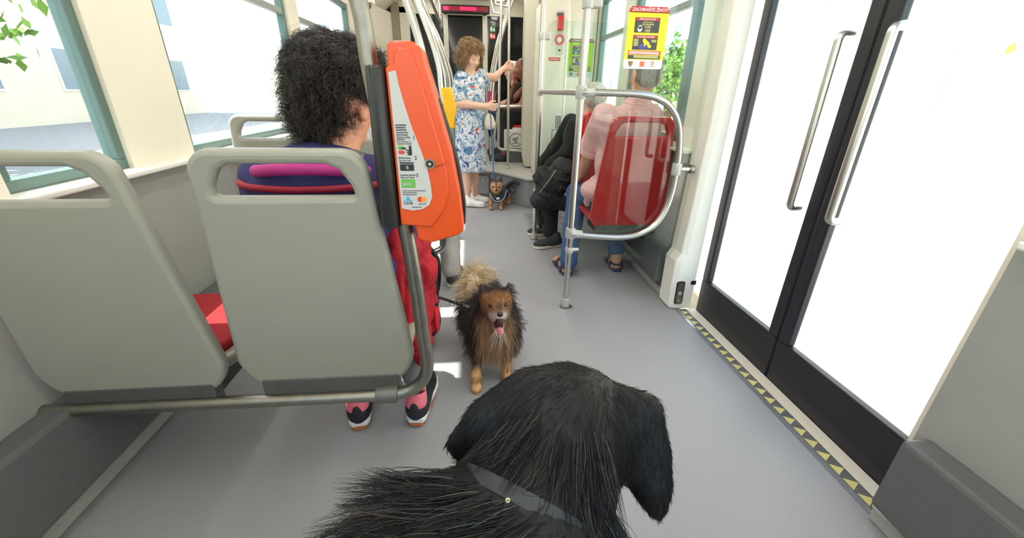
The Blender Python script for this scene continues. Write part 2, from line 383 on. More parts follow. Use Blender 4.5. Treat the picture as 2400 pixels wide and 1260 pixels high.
# side walls: sill, header and pillars are one shell with openings left for the windows
def wall(name, sx, spans, holes, material, label):
    """a wall at x = sx*XW .. sx*(XW+.08) with rectangular openings (y0, y1, z0, z1)"""
    mb = MB(); xa, xb = sorted((sx*XW, sx*(XW+.08)))
    ys = sorted({spans[0], spans[1], *[h[0] for h in holes], *[h[1] for h in holes]})
    for a, b_ in zip(ys, ys[1:]):
        hs = [h for h in holes if h[0] <= a and h[1] >= b_]
        if not hs: mb.box(xa, xb, a, b_, -.3, 2.3)
        else:
            h = hs[0]
            if h[2] > -.3: mb.box(xa, xb, a, b_, -.3, h[2])
            mb.box(xa, xb, a, b_, h[3], 2.3)
    return struct(name, mb, material, label=label)
L_WIN = [(-1.8, -.35, .88, 1.93), (-.15, .1, .88, 1.93), (1.17, 1.6, .88, 1.93), (1.95, 3.3, .88, 1.93), (3.5, 4.95, .88, 1.93)]
R_WIN = [(-1.8, -.35, .88, 1.93), (-.2, .6, .88, 1.93), (2.32, 3.32, .9, 1.93), (3.52, 4.2, .9, 1.93)]
R_DOOR = (.74, 2.128, -.02, 2.05)
wall_left = wall('wall_left', -1, (YB, YE+.1), L_WIN, cream, 'cream tram side wall with windows on the left')
wall_right = wall('wall_right', 1, (YB, YE+.1), R_WIN+[R_DOOR], cream, 'cream tram side wall with windows and door on the right')
for i, (sx, h) in enumerate([(-1, h) for h in L_WIN]+[(1, h) for h in R_WIN]):
    y0, y1, z0, z1 = h; xa = sx*(XW+.015); xb = sx*(XW+.06); x0, x1 = sorted((xa, xb)); f = MB(); t = .035
    f.box(x0, x1, y0, y1, z0, z0+t).box(x0, x1, y0, y1, z1-t, z1).box(x0, x1, y0, y0+t, z0+t, z1-t).box(x0, x1, y1-t, y1, z0+t, z1-t)
    w = struct('window_%d' % (i+1), f, frame_green, bevel=.004, label='tram side window with dark green frame')
    MB().box(min(x0, x1)+.002, max(x0, x1)-.002, y0+t, y1-t, 1.60, 1.635).build('transom', mat('window_transom', srgb(140, 146, 142), .4), w, bevel=.004)
    xc = sx*(XW+.037)
    for a, c in ((z0+t, 1.60), (1.635, z1-t)):
        MB().box(xc-.003, xc+.003, y0+t, y1-t, a, c).build('pane', glass_win, w)
MB().box(1.205, 1.255, 2.39, 2.455, .92, 1.91).build('mullion', frame_green, bpy.data.objects['window_8'], bevel=.008)
# grey lower wall panels and heater ledge under the windows
for sx, y0, y1 in ((-1, YB, 4.7), (1, YB, .72), (1, 2.12, 4.24)):
    side = 'left' if sx < 0 else 'right'
    xs = sorted((sx*XW, sx*(XW-.02)))
    b0 = struct('baseboard_%s' % side, MB().box(xs[0], xs[1], y0, y1, .002, .86), grey_wall, bevel=.004)
    xs = sorted((sx*(XW-.02), sx*(XW-.1)))
    MB().box(xs[0], xs[1], y0+.03, y1-.03, .1, .34).build('heater_case', grey_dark, b0, bevel=.012)
    xs = sorted((sx*(XW-.018), sx*(XW-.045)))
    MB().box(xs[0], xs[1], y0+.01, y1-.01, .002, .05).build('skirting', mat('skirting_grey', srgb(165, 166, 160), .4), b0, bevel=.006)
    xs = sorted((sx*(XW+.02), sx*(XW-.06)))
    MB().box(xs[0], xs[1], y0+.02, y1-.02, .862, .882).build('window_ledge', white_panel, b0, bevel=.006)
# ceiling: flat middle, sloping coves, two rows of added light strips
mb = MB(); mb.box(-.62, .62, YB, YE+.1, 2.3, 2.34); ceiling = struct('ceiling', mb, ceil_m, label='cream tram ceiling')
for sx in (-1, 1):
    sec = [(sx*.62, 2.3), (sx*1.0, 2.24), (sx*1.21, 2.07), (sx*1.21, 2.34), (sx*.62, 2.34)]
    mb = MB().loft([[(x, YB, z) for x, z in sec], [(x, YE+.1, z) for x, z in sec]])
    mb.build('cove', ceil_m, ceiling)
    for yy in (-.8, .6, 2.0, 3.4, 4.8, 6.0):
        sx2 = [(sx*.66, 2.28), (sx*.93, 2.165)]
        mb = MB().loft([[(sx*.64, yy-.005, 2.294), (sx*.98, yy-.005, 2.24), (sx*.98, yy-.005, 2.25), (sx*.64, yy-.005, 2.303)], [(sx*.64, yy+.005, 2.294), (sx*.98, yy+.005, 2.24), (sx*.98, yy+.005, 2.25), (sx*.64, yy+.005, 2.303)]])
        mb.build('cove_joint', tan_panel, ceiling)
# added fill light: two unseen rows of glowing strips that brighten the far end
for sx in (-1, 1):
    for y0 in (-1.7, .1, 1.9, 3.7, 5.0):
        y1 = y0+(1.6 if y0 < 4.9 else 1.4)
        if y0 == 3.7: y1 = 4.8
        e = empty('fill_light_strip', (sx*.44, y0, 2.28), 'long added fill light strip with milky cover in the %s row, %s' % ('left' if sx < 0 else 'right', {-1.7: 'behind the viewer', .1: 'right above the viewer', 1.9: 'above the aisle poles', 3.7: 'above the step', 5.0: 'nearest the cab'}[y0]), 'added light', 'added fill lights %s' % ('left' if sx < 0 else 'right'))
        MB().box(sx*.44-.06, sx*.44+.06, y0, y1, 2.282, 2.2995).build('housing', white_panel, e)
        MB().box(sx*.44-.05, sx*.44+.05, y0+.01, y1-.01, 2.268, 2.282).build('cover', emit('fill_light_cover', (1, .97, .92), 5.0), e, bevel=.005)
# back end wall behind the photographer, with a window
mb = MB().box(-1.28, 1.28, YB-.08, YB, -.06, .9).box(-1.28, 1.28, YB-.08, YB, 1.93, 2.34).box(-1.28, -.95, YB-.08, YB, .9, 1.93).box(.95, 1.28, YB-.08, YB, .9, 1.93)
struct('wall_back', mb, cream, label='cream end wall behind the viewer')
w = struct('window_10', MB().box(-.95, .95, YB-.06, YB-.03, .9, .94).box(-.95, .95, YB-.06, YB-.03, 1.89, 1.93), frame_green)
MB().box(-.95, .95, YB-.047, YB-.041, .94, 1.89).build('pane', glass_win, w)
# cab partition: posts, header, dark glazing, door
part = struct('wall_front', MB().box(-XW, XW, YE+.03, YE+.1, .3, 2.3), mat('cab_dark', srgb(30, 31, 32), .6), label='dark glazed partition of the cab')
post_m = mat('cab_post_cream', srgb(212, 208, 190), .4, var=.02)
for x0, x1 in ((-.34, -.272), (.205, .275), (-.93, -.80), (.78, .9)):
    MB().box(x0, x1, YE-.02, YE+.035, .325, 2.2).build('post', post_m, part, bevel=.006)
MB().box(-.93, .9, YE-.02, YE+.035, 2.12, 2.3).build('header', post_m, part, bevel=.006)
MB().box(-1.04, -.93, YE-.01, YE+.03, .325, 2.3).build('side_panel', tan_panel, part)
MB().loft([[(-1.199, 5.9, z), (-1.199, YE+.03, z), (-1.04, YE+.03, z), (-1.04+d_, 6.5, z)] for z, d_ in ((.326, 0), (2.12, 0))]).build('corner_panel', cream, part, bevel=.01)
MB().box(.9, 1.2, YE-.01, YE+.03, .325, 2.3).build('side_panel', cream, part)
for x0, x1 in ((-.80, -.34), (.275, .78)):
    MB().box(x0, x1, YE+.005, YE+.025, .95, 2.12).build('dark_pane', dark_glass, part)
    MB().box(x0, x1, YE, YE+.03, .325, .95).build('lower_panel', post_m, part)
door1 = struct('door_1', MB().box(-.272, .205, YE+.004, YE+.03, .325, .8), post_m, label='cab door with tall dark glass')
MB().box(-.268, .2, YE+.008, YE+.026, .8, 2.12).build('dark_pane', dark_glass, door1)
tube('door_handle', fillet([(.235, YE-.02, 1.28), (.235, YE-.07, 1.28), (.235, YE-.07, 1.14), (.235, YE-.02, 1.14)], .02), .009, steel, door1)
# LED destination display above the cab door
c = (AY(1091, 21, 6.45)); ld = empty('destination_display', (c[0], 6.45, c[2]), 'black LED display with red lettering above the cab door', 'display')
MB().box(c[0]-.325, c[0]+.325, 6.42, 6.5, c[2]-.05, c[2]+.042).build('housing', black_rub, ld, bevel=.006)
MB().box(c[0]-.30, c[0]+.30, 6.4175, 6.421, c[2]-.03, c[2]+.024).build('screen', emit('led_dim', (.16, .004, .012), .25), ld)
mb = MB(); x = c[0]-.29
for w_ in (.02, .022, .014): mb.box(x, x+w_, 6.413, 6.418, c[2]-.022, c[2]+.016); x += w_+.004
mb.build('lettering', emit('led_red', (1, .01, .06), 1.0), ld)
mb = MB(); x = c[0]-.075
for w_ in (.022, .018, .024, .012, .022, .02, .026, .02, .016, .022): mb.box(x, x+w_-.002, 6.413, 6.418, c[2]-.02, c[2]+.018); x += w_+.002
mb.build('lettering', emit('led_red', (1, .01, .06), 1.0), ld)
# stickers on the dark glass right of the cab door
st = empty('exit_sticker', AY(1154, 70, YE), 'green and red exit stickers on dark glass beside cab door', 'sticker')
for q, (py0, py1, cm) in enumerate(((62, 76, srgb(20, 120, 70)), (78, 91, srgb(200, 50, 45)))):
    a = AY(1148, py1, YE); b_ = AY(1161, py0, YE)
    MB().box(a[0], b_[0], YE-.002, YE+.004, a[2], b_[2]).build('sticker_face', mat('sticker%d' % q, cm, .5), st)
    MB().box(a[0]+.01, a[0]+.032, YE-.004, YE, a[2]+.015, b_[2]-.01).build('pictogram', mat('sticker_white', srgb(235, 235, 230), .6), st); MB().box(a[0]+.045, b_[0]-.01, YE-.004, YE, a[2]+.015, b_[2]-.025).build('pictogram', MATS['sticker_white'], st)
# tan and grey upright at the start of the raised section, right
up = struct('trim_1', MB().loft([[(.60+r, 4.9, z), (.74, 4.86, z), (.74, 5.1, z), (.66, 5.1, z), (.60+r, 5.02, z)] for z, r in ((.34, .04), (.45, .012), (.6, 0), (2.3, 0))]), mat('upright_cream', srgb(196, 192, 174), .5, var=.02), bevel=.012, label='cream upright post with rounded foot at the platform edge')
MB().box(.742, .80, 4.87, 5.1, .34, 2.3).build('side_panel', tan_panel, up)
# ------------------------------------------------------------------ equipment cabinet on the right before the platform
cab = empty('equipment_cabinet', (.95, 4.4, 0), 'tall cream equipment cabinet with small locked door behind the glass screens', 'cabinet')
CY = 4.238
MB().box(.70, 1.19, CY, 4.8, .33, 1.94).box(.70, 1.19, CY, 4.24, .003, .33).build('body', mat('cabinet_cream', srgb(224, 220, 204), .45, var=.02), cab, bevel=.012)
def cabrect(px0, py0, px1, py1):
    a = AY(px0, py1, CY); b_ = AY(px1, py0, CY); return a[0], b_[0], a[2], b_[2]
x0, x1, z0, z1 = cabrect(1288, 305, 1334, 425)
dd = MB().box(x0, x1, CY-.008, CY, z0, z1).build('door', MATS['cabinet_cream'], cab, bevel=.004)
rect_line(x0-.005, x1+.005, z0-.005, z1+.005, CY-.004, .005, parent=dd)
p = AY(1297, 324, CY-.01); tube('lock', [p, p+np.array([0, -.008, 0])], .012, steel, dd)
p = AY(1307, 360, CY-.01); M_ = frame(p, (1, 0, 0), (0, 0, 1))
wl = flat('warning_label', [[(-.032, -.022), (.032, -.022), (0, .036)]], .002, M_, mat('warning_yellow', srgb(235, 208, 30), .5), dd)
flat('label_strip', [rrect(-.03, .03, -.05, -.028, .002)], .002, M_, MATS['warning_yellow'], dd)
flat('exclamation_mark', [rrect(-.003, .003, -.006, .014, .002), circ(0, -.013, .003, 10)], .003, M_ @ Matrix.Translation((0, 0, .001)), black_rub, wl)
x0, x1, z0, z1 = cabrect(1298, 268, 1316, 304)
g = MB().box(x0, x1, CY-.004, CY, z0, z1).build('grille', white_panel, cab, bevel=.01)
for i in range(4): MB().box(x0+.012+i*.016, x0+.02+i*.016, CY-.007, CY-.003, z0+.01, z1-.01).build('slot', grey_dark, g)
# emergency brake panel
eb = empty('emergency_brake', AY(1311, 75, CY), 'red emergency brake handle in a grey recessed panel on the cabinet', 'brake handle')
x0, x1, z0, z1 = cabrect(1302, 25, 1324, 128)
MB().box(x0, x1, CY-.006, CY, z0, z1).build('panel', mat('brake_panel', srgb(196, 194, 184), .4), eb, bevel=.004)
x0, x1, z0, z1 = cabrect(1305, 38, 1321, 72); MB().box(x0, x1, CY-.04, CY-.006, z0, z1).build('handle', mat('brake_red', srgb(206, 38, 42), .35, coat=.3), eb, bevel=.008)
x0, x1, z0, z1 = cabrect(1305, 30, 1321, 38); MB().box(x0, x1, CY-.012, CY-.006, z0, z1).build('recess', grey_dark, eb)
p = AY(1311.5, 93, CY-.008); M_ = frame(p, (1, 0, 0), (0, 0, 1))
flat('ring_emblem', [circ(0, 0, .045), circ(0, 0, .026)], .004, M_, mat('emblem_red', srgb(210, 70, 75), .5), eb)
flat('emblem_heart', [[(0, -.02), (.016, 0), (.012, .012), (0, .008), (-.012, .012), (-.016, 0)], circ(0, -.002, .005, 10)], .004, M_, mat('brake_white', srgb(238, 236, 230), .5), eb)
p = AY(1311, 118, CY-.008); tube('lock', [p, p+np.array([0, -.006, 0])], .01, black_rub, eb)
x0, x1, z0, z1 = cabrect(1286, 135, 1313, 142)
rs = MB().box(x0, x1, CY-.003, CY, z0, z1).build('red_sticker', mat('sticker_red2', srgb(200, 60, 62), .5)); tag(rs, 'thin red and white strip sticker on the cabinet below the brake panel', 'sticker')
MB().box(x0+.012, x1-.012, CY-.0045, CY-.002, z0+.009, z1-.009).build('print', mat('sticker_pink', srgb(240, 180, 175), .5), rs)
# ------------------------------------------------------------------ door post on the right with its button plate
dp = empty('door_post', (1.2, 2.06, 0), 'white door post with wider foot and metal button plate', 'door post')
def ring(z, xa, y0=1.985, y1=2.125): return [(xa, y0+.012, z), (xa+.03, y0, z), (1.262, y0, z), (1.262, y1, z), (xa+.01, y1, z), (xa, y1-.012, z)]
MB().loft([ring(.004, 1.135), ring(.02, 1.128), ring(.30, 1.125), ring(.345, 1.15), ring(.6, 1.16), ring(1.0, 1.17), ring(1.5, 1.165), ring(2.1, 1.1)]).build('column', mat('door_post_white', srgb(232, 230, 220), .35, var=.015), dp, bevel=.006, seg=3)
MP = frame((1.178, 1.9835, .108), (1, 0, .03), (.0, 0, 1))
bp_ = flat('button_plate', [rrect(-.024, .024, -.072, .072, .012)], .006, MP, black_rub, dp)
flat('plate_face', [rrect(-.019, .019, -.067, .067, .009)], .011, MP, steel_dull, bp_)
flat('button', [circ(0, 0, .011)], .018, MP, clamp_m, bp_); [flat('screw', [circ(0, zz, .005, 10)], .014, MP, steel, bp_) for zz in (.048, -.048)]
flat('latch_slot', [rrect(0, .03, -.012, .012, .002)], .004, frame((1.235, 1.984, .17), (1, 0, 0), (0, 0, 1)), black_rub, dp)
# door opening: threshold strips, two glazed leaves
th = struct('trim_2', MB().box(1.17, 1.19, .72, 1.98, -.05, .003), mat('threshold_steel', srgb(170, 172, 174), .35, .8), label='steel threshold strip at the door')
MB().box(1.19, 1.235, .72, 1.98, -.05, .002).build('hazard_strip', mat('hazard_grey', srgb(96, 97, 98), .6), th)
mb = MB()
for i in range(22):
    y = .74+i*.056; MB().add([(1.194, y, .0022), (1.231, y+.022, .0022), (1.194, y+.044, .0022), (1.194, y, .0035), (1.231, y+.022, .0035), (1.194, y+.044, .0035)], [(0, 1, 2), (3, 5, 4), (0, 3, 4, 1), (1, 4, 5, 2), (2, 5, 3, 0)]).build('hazard_mark', mat('hazard_yellow', srgb(206, 196, 130), .6), th)
MB().box(1.235, 1.29, .745, 1.98, -.05, .0025).build('edge_strip', white_edge, th)
for i, (y0, y1) in enumerate(((1.365, 1.975), (.745, 1.355))):
    f = MB(); x0, x1 = 1.292, 1.325; t = .055
    f.box(x0, x1, y0, y1, -.02, .2).box(x0, x1, y0, y1, 1.98, 2.05).box(x0, x1, y0, y0+t, .2, 1.98).box(x0, x1, y1-t, y1, .2, 1.98)
    w = struct('door_%d' % (i+2), f, mat('door_black', srgb(28, 27, 36), .35, var=.1), bevel=.006, label='black framed glazed door leaf')
    MB().box(1.305, 1.312, y0+t, y1-t, .2, 1.98).build('pane', glass_win, w)
    yy = y0+.09 if i == 0 else y1-.09
    tube('grab_bar', fillet([(1.295, yy, .75), (1.25, yy, .75), (1.25, yy, 1.35), (1.295, yy, 1.35)], .03), .014, steel, w)
# ================================================================== outside the tram: street, kerb, houses, trees
def stuffmat(name, c, **k): return mat(name, c, **k)
street = MB().box(-60, 60, -40, 90, -.5, -.36).build('ground_street', mat('asphalt', srgb(150, 148, 144), .9, var=.08, scale=6)); street['kind'] = 'structure'
side = MB().box(1.75, 9.5, -40, 90, -.36, -.12).build('ground_pavement', mat('pavement', srgb(205, 198, 186), .9, var=.06, scale=3)); side['kind'] = 'structure'
kerb = MB().box(1.55, 1.75, -40, 90, -.36, -.11).build('trim_kerb', mat('kerb_stone', srgb(214, 208, 192), .85, var=.06), None, bevel=.02); kerb['kind'] = 'structure'
def building(name, x0, x1, y0, y1, h, wc, label, floors, cols, face):
    b = empty(name, ((x0+x1)/2, (y0+y1)/2, -.36), label, 'building')
    MB().box(x0, x1, y0, y1, -.36, h).build('wall', mat(name+'_render', wc, .9, var=.04, scale=1), b)
    MB().box(x0-.3, x1+.3, y0-.3, y1+.3, h, h+.35).build('cornice', mat('cornice', srgb(200, 196, 186), .9), b)
    fx = x0 if face < 0 else x1; fh = (h-1)/floors; cw = (y1-y0)/cols
    wm = mat('house_window_frame', srgb(225, 225, 220), .6); gm = mat('house_window_glass', srgb(120, 135, 145), .1, spec=.6)
    a = MB().box(-.06, .06, -.62, .62, 0, 1.7).mesh('window'); a.materials.append(wm); g = MB().box(-.075, .075, -.54, .54, .08, 1.62).mesh('pane'); g.materials.append(gm)
    for i in range(floors):
        for j in range(cols):
            w = bpy.data.objects.new('window', a); COL.objects.link(w); w.parent = b
            w.location = (fx-b.location[0], y0+(j+.5)*cw-b.location[1], .9+i*fh+.36)
            q = bpy.data.objects.new('pane', g); COL.objects.link(q); q.parent = w
building('apartment_house', 13, 22, -8, 16, 13, srgb(226, 220, 206), 'pale apartment house across the street on the right', 4, 8, -1)
building('office_house', 13.5, 23, 18, 46, 15, srgb(220, 222, 216), 'pale grey office house farther along the street on the right', 5, 9, -1)
building('town_house', -26, -17, -6, 30, 11, srgb(222, 208, 184), 'cream town house on the left side of the street', 3, 10, 1)
leaf_m = attr_mat('tree_leaf', .6, .2, var=.2)
bark = mat('tree_bark', srgb(96, 82, 66), .9, var=.2, scale=12, bump=.4)
def tree(loc, h, r, seed, label, group='street trees'):
    g = np.random.default_rng(seed); t = empty('street_tree', loc, label, 'tree', group); L = np.array(loc, float)
    tube('trunk', [L, L+(.05, .03, h*.35), L+(0, .1, h*.7)], [.16, .12, .05], bark, t, 10)
    n = 2600; c = L+np.array([0, 0, h*.68]); cl = g.normal(size=(14, 3)); cl /= np.linalg.norm(cl, axis=1)[:, None]; cl = c+cl*r*np.array([.6, .6, .5])
    P = cl[g.integers(0, 14, n)]+g.normal(size=(n, 3))*r*.24
    a = g.normal(size=(n, 3)); a /= np.linalg.norm(a, axis=1)[:, None]; b_ = np.cross(a, g.normal(size=(n, 3))); b_ /= np.linalg.norm(b_, axis=1)[:, None]
    s = (.09+.06*g.random((n, 1)))*r/1.6; V = np.stack([P-a*s, P+b_*s*.55, P+a*s, P-b_*s*.55], 1).reshape(-1, 3)
    cc = np.array(srgb(112, 148, 62))*(.6+.7*g.random((n, 1)))
    o = link('foliage', np_mesh('foliage', V, np.arange(4*n).reshape(-1, 4), np.repeat(cc, 4, 0)), leaf_m, t); o['kind'] = 'stuff'
tree((5.15, 11, -.12), 2.5, .95, 1, 'leafy green street tree seen through the window behind the yellow poster')
tree((7.3, 13.5, -.12), 2.9, 1.1, 2, 'leafy street tree farther along the pavement on the right')
tree((8.4, 4.6, -.12), 3.6, 1.2, 3, 'leafy street tree outside the glazed tram door')
tree((-9.5, 9.0, -.36), 5.2, 1.9, 4, 'leafy street tree outside the left windows')
# street lamp mast seen through the left window
lm = empty('catenary_mast', (-3.4, 14.0, -.36), 'dark overhead line mast outside the left window', 'mast')
tube('mast', [(-3.4, 14, -.36), (-3.4, 14, 6.5)], [.11, .08], grey_dark, lm); tube('bracket', [(-3.4, 14, 5.2), (-.4, 14, 5.9)], .04, grey_dark, lm); tube('stay', [(-3.4, 14, 3.2), (-1.8, 14, 5.55)], .03, grey_dark, lm)
# ================================================================== handrails
PX = [(-.142, .45), (-.150, .65), (-.165, .84), (-.19, 1.03), (-.208, 1.19), (-.216, 1.31), (-.265, 1.5), (-.38, 1.8), (-.52, 2.1), (-.6, 2.3)]
def bowed(Y, z0=.45, sx=1, dx=0): return [np.array(p) for p in spline([(sx*x+dx, Y, z) for x, z in PX if z >= z0-.01], 5)]
def clampring(pole, at_, axis, r=.026, h=.045, name='clamp', m=None):
    a = np.array(at_)-nrm(axis)*h/2; return tube(name, [a, a+nrm(axis)*h*.1, a+nrm(axis)*h*.9, a+nrm(axis)*h], [r*.93, r, r, r*.93], m or clamp_m, pole, 18)
RL = .0185
lfr = empty('seat_rail', (-.15, .98, 0), 'thick steel rail bent up from under the grey seat carrying the orange ticket machine', 'handrail')
low = fillet([(-1.19, .98, .33), (-.135, .98, .325), (-.142, .98, .62)], .13, 10)
tube('rail', low[:-1]+bowed(.98)[2:], RL, steel_dull, lfr, 18)
clampring(lfr, (-.262, .98, .328), (1, 0, 0), .0265, .062, 'sleeve', mat('grey_sleeve', srgb(112, 110, 106), .45, .4))
r2 = empty('seat_rail', (-.16, 2.18, 0), 'steel rail with looped foot behind the orange ticket machine, second from the viewer', 'handrail')
tube('rail', fillet([(-1.19, 2.18, .31), (-.15, 2.18, .31), (-.155, 2.18, .6)], .1, 8)[:-1]+bowed(2.18)[2:], RL, steel, r2, 16)
r3 = empty('seat_rail', (-.16, 3.3, 0), 'bowed steel rail carrying the yellow ticket validator', 'handrail')
tube('rail', [(-.14, 3.3, .004), (-.14, 3.3, .2)]+bowed(3.3, .45), RL, steel, r3, 16)
clampring(r3, (-.14, 3.3, .02), (0, 0, 1), .035, .03, 'foot')
for i, (Y, dx, lab) in enumerate(((4.45, -.02, 'bowed steel pole at the step, beside the standing woman'), (5.0, -.03, 'first of the thin bowed poles on the platform left of the cab door'),
                           (5.5, -.02, 'second of the thin bowed poles on the platform left of the cab door'), (6.0, 0, 'farthest bowed pole on the platform left of the cab door'))):
    z0 = 0 if Y < 4.7 else .325; e = empty('grab_pole', (-.16+dx, Y, z0), lab, 'handrail', 'bowed poles on the left')
    tube('pole', [(-.145+dx, Y, z0+.003), (-.143+dx, Y, z0+.1)]+bowed(Y, .45, 1, dx), .0165, steel, e)
    clampring(e, (-.145+dx, Y, z0+.02), (0, 0, 1), .033, .028, 'foot')
for Y, lab in ((5.2, 'nearest bowed pole on the right of the cab door'), (5.75, 'middle bowed pole on the right of the cab door'), (6.3, 'farthest bowed pole on the right of the cab door')):
    e = empty('grab_pole', (.3, Y, .325), lab, 'handrail', 'bowed poles on the right')
    pts = [(.275, Y, .328), (.27, Y, .9)]+[np.array(p) for p in spline([(.27, Y, 1.0), (.30, Y, 1.35), (.37, Y, 1.7), (.47, Y, 2.0), (.56, Y, 2.3)], 5)]
    tube('pole', pts, .0165, steel, e); clampring(e, (.275, Y, .34), (0, 0, 1), .033, .028, 'foot')
    tube('ceiling_arm', [(.50, Y, 2.1), (.34, Y, 2.12), (.30, Y, 2.3)], .012, steel, e)
ov = empty('ceiling_rail', (0, 4, 2.1), 'overhead steel rail below the ceiling on the left', 'handrail')
tube('rail', [(-.36, 2.4, 1.98), (-.36, 6.3, 1.98)], .016, steel, ov); [tube('hanger', [(-.36, y, 1.98), (-.36, y, 2.3)], .012, steel, ov) for y in (2.6, 3.9, 5.2, 6.2)]
tube('cross_bar', [(-.5, 4.0, 1.86), (-.02, 4.0, 1.88)], .014, steel, ov)
pc = AY(1190, 397, 4.85); pcx = pc[0]
e = empty('grab_pole', (pcx, 4.85, .325), 'thin straight pole at the platform edge gripped by the standing woman', 'handrail')
tube('pole', [(pcx, 4.85, .328), (pcx-.004, 4.85, 2.3)], .0145, steel, e); clampring(e, (pcx, 4.85, .34), (0, 0, 1), .03, .028, 'foot')
# low barrier beside the far seats
e = empty('seat_barrier', (.37, 5.12, .325), 'bent steel barrier tube in front of the far passengers', 'handrail')
a = AY(1172, 100, 5.12); c_ = AY(1168, 349, 5.12); d_ = AY(1187, 353, 5.12)
tube('tube', fillet([(a[0]+.03, 5.12, 2.3), (a[0], 5.12, a[2]), c_, (.62, 5.12, c_[2]-.02)], .05), .017, steel, e)
q = AY(1168, 250, 5.12); tube('cross_bar', [q, (.66, 5.12, q[2]+.01)], .016, steel, e); clampring(e, q, (0, 0, 1), .024, .05)
# ------------------------------------------------------------------ glass screens with poles, rails and posters on the right
def screen(Y, px, lab, full):
    e = empty('glass_screen', (px, Y, 0), lab, 'glass screen')
    tube('pole', [(px, Y, .004), (px, Y, 2.22)], .0175, steel, e, 18)
    clampring(e, (px, Y, .03), (0, 0, 1), .024, .055, 'foot'); flat('foot_plate', [circ(0, 0, .038, 20, .024)], .006, frame((px+.005, Y-.005, .004), (1, 0, 0), (0, 1, 0)), steel_dull, e)
    clampring(e, (px, Y, 1.52), (0, 0, 1), .027, .05); MB().box(px+.01, px+.062, Y-.02, Y+.02, 1.497, 1.543).build('glass_clip', clamp_m, e, bevel=.008)
    gx0 = px+.035; gl = plate([rrect(gx0, 1.16, .29, 1.62, .06)], .008, .0015); gl.transform(frame((0, Y+.012, 0), (1, 0, 0), (0, 0, 1))); link('glass_pane', gl, glass_part, e)
    if full:
        pts = spline([(x, Y-.02, z) for x, z in ((px, 1.157), (.68, 1.156), (.80, 1.153), (.895, 1.138), (.975, 1.095), (1.03, 1.015), (1.055, .9), (1.06, .79), (1.055, .67), (1.03, .565), (.98, .49), (.90, .445), (.80, .432), (.66, .44), (px, .456))], 5)
        tube('rail', pts, .0165, steel, e, 18)
        clampring(e, (px, Y, 1.156), (0, 0, 1), .027, .06); clampring(e, (px, Y, .455), (0, 0, 1), .027, .055); clampring(e, (px, Y, .357), (0, 0, 1), .023, .03)
        tube('elbow', [(px, Y-.01, 1.156), (px+.06, Y-.02, 1.156)], [.024, .021], clamp_m, e); tube('elbow', [(px, Y-.01, .455), (px+.06, Y-.02, .452)], [.024, .021], clamp_m, e)
        tube('stub', [(px, Y, .357), (px+.05, Y-.005, .36)], .012, steel, e)
        tube('wall_arm', [(1.06, Y-.02, .80), (1.15, Y-.02, .80)], .012, steel, e); tube('wall_disc', [(1.13, Y-.02, .80), (1.148, Y-.02, .80)], .022, steel_dull, e, 18)
        clampring(e, (1.06, Y-.02, .80), (0, 0, 1), .025, .06)
    else:
        clampring(e, (px, Y, 1.156), (0, 0, 1), .025, .05); clampring(e, (px, Y, .55), (0, 0, 1), .022, .03); clampring(e, (px, Y, .42), (0, 0, 1), .022, .03)
    return e
sA = screen(2.06, .53, 'near glass screen with D shaped steel rail and pole in front of pink shirted passenger', True)
sB = screen(3.26, .523, 'farther glass screen on a thin pole beside the black bag', False)
e = empty('grab_rail', (.525, 2.65, 1.157), 'short steel rail linking the two glass screen poles', 'handrail'); tube('rail', [(.53, 2.085, 1.157), (.523, 3.235, 1.157)], .0155, steel, e, 16)
for Y, x, zt, lab in ((3.95, .64, 2.2, 'white tube standing just behind the farther glass screen pole'), (4.15, .9, 2.1, 'slim pale handrail in front of the cream cabinet')):
    e = empty('grab_pole', (x, Y, 0), lab, 'handrail'); tube('pole', [(x, Y, .004), (x, Y, zt)], .015, mat('white_tube', srgb(226, 224, 214), .3, .2), e); clampring(e, (x, Y, .02), (0, 0, 1), .03, .03, 'foot')
pw = mat('poster_white', srgb(240, 240, 238), .35); py_ = mat('poster_yellow', srgb(236, 226, 40), .35, var=.02); pr = mat('poster_red', srgb(206, 60, 60), .35)
pk = mat('poster_dark', srgb(78, 72, 70), .35); pcm = mat('poster_cream', srgb(240, 232, 150), .4); pblue = mat('poster_blue', srgb(92, 84, 160), .4); por = mat('poster_orange', srgb(240, 120, 80), .4)
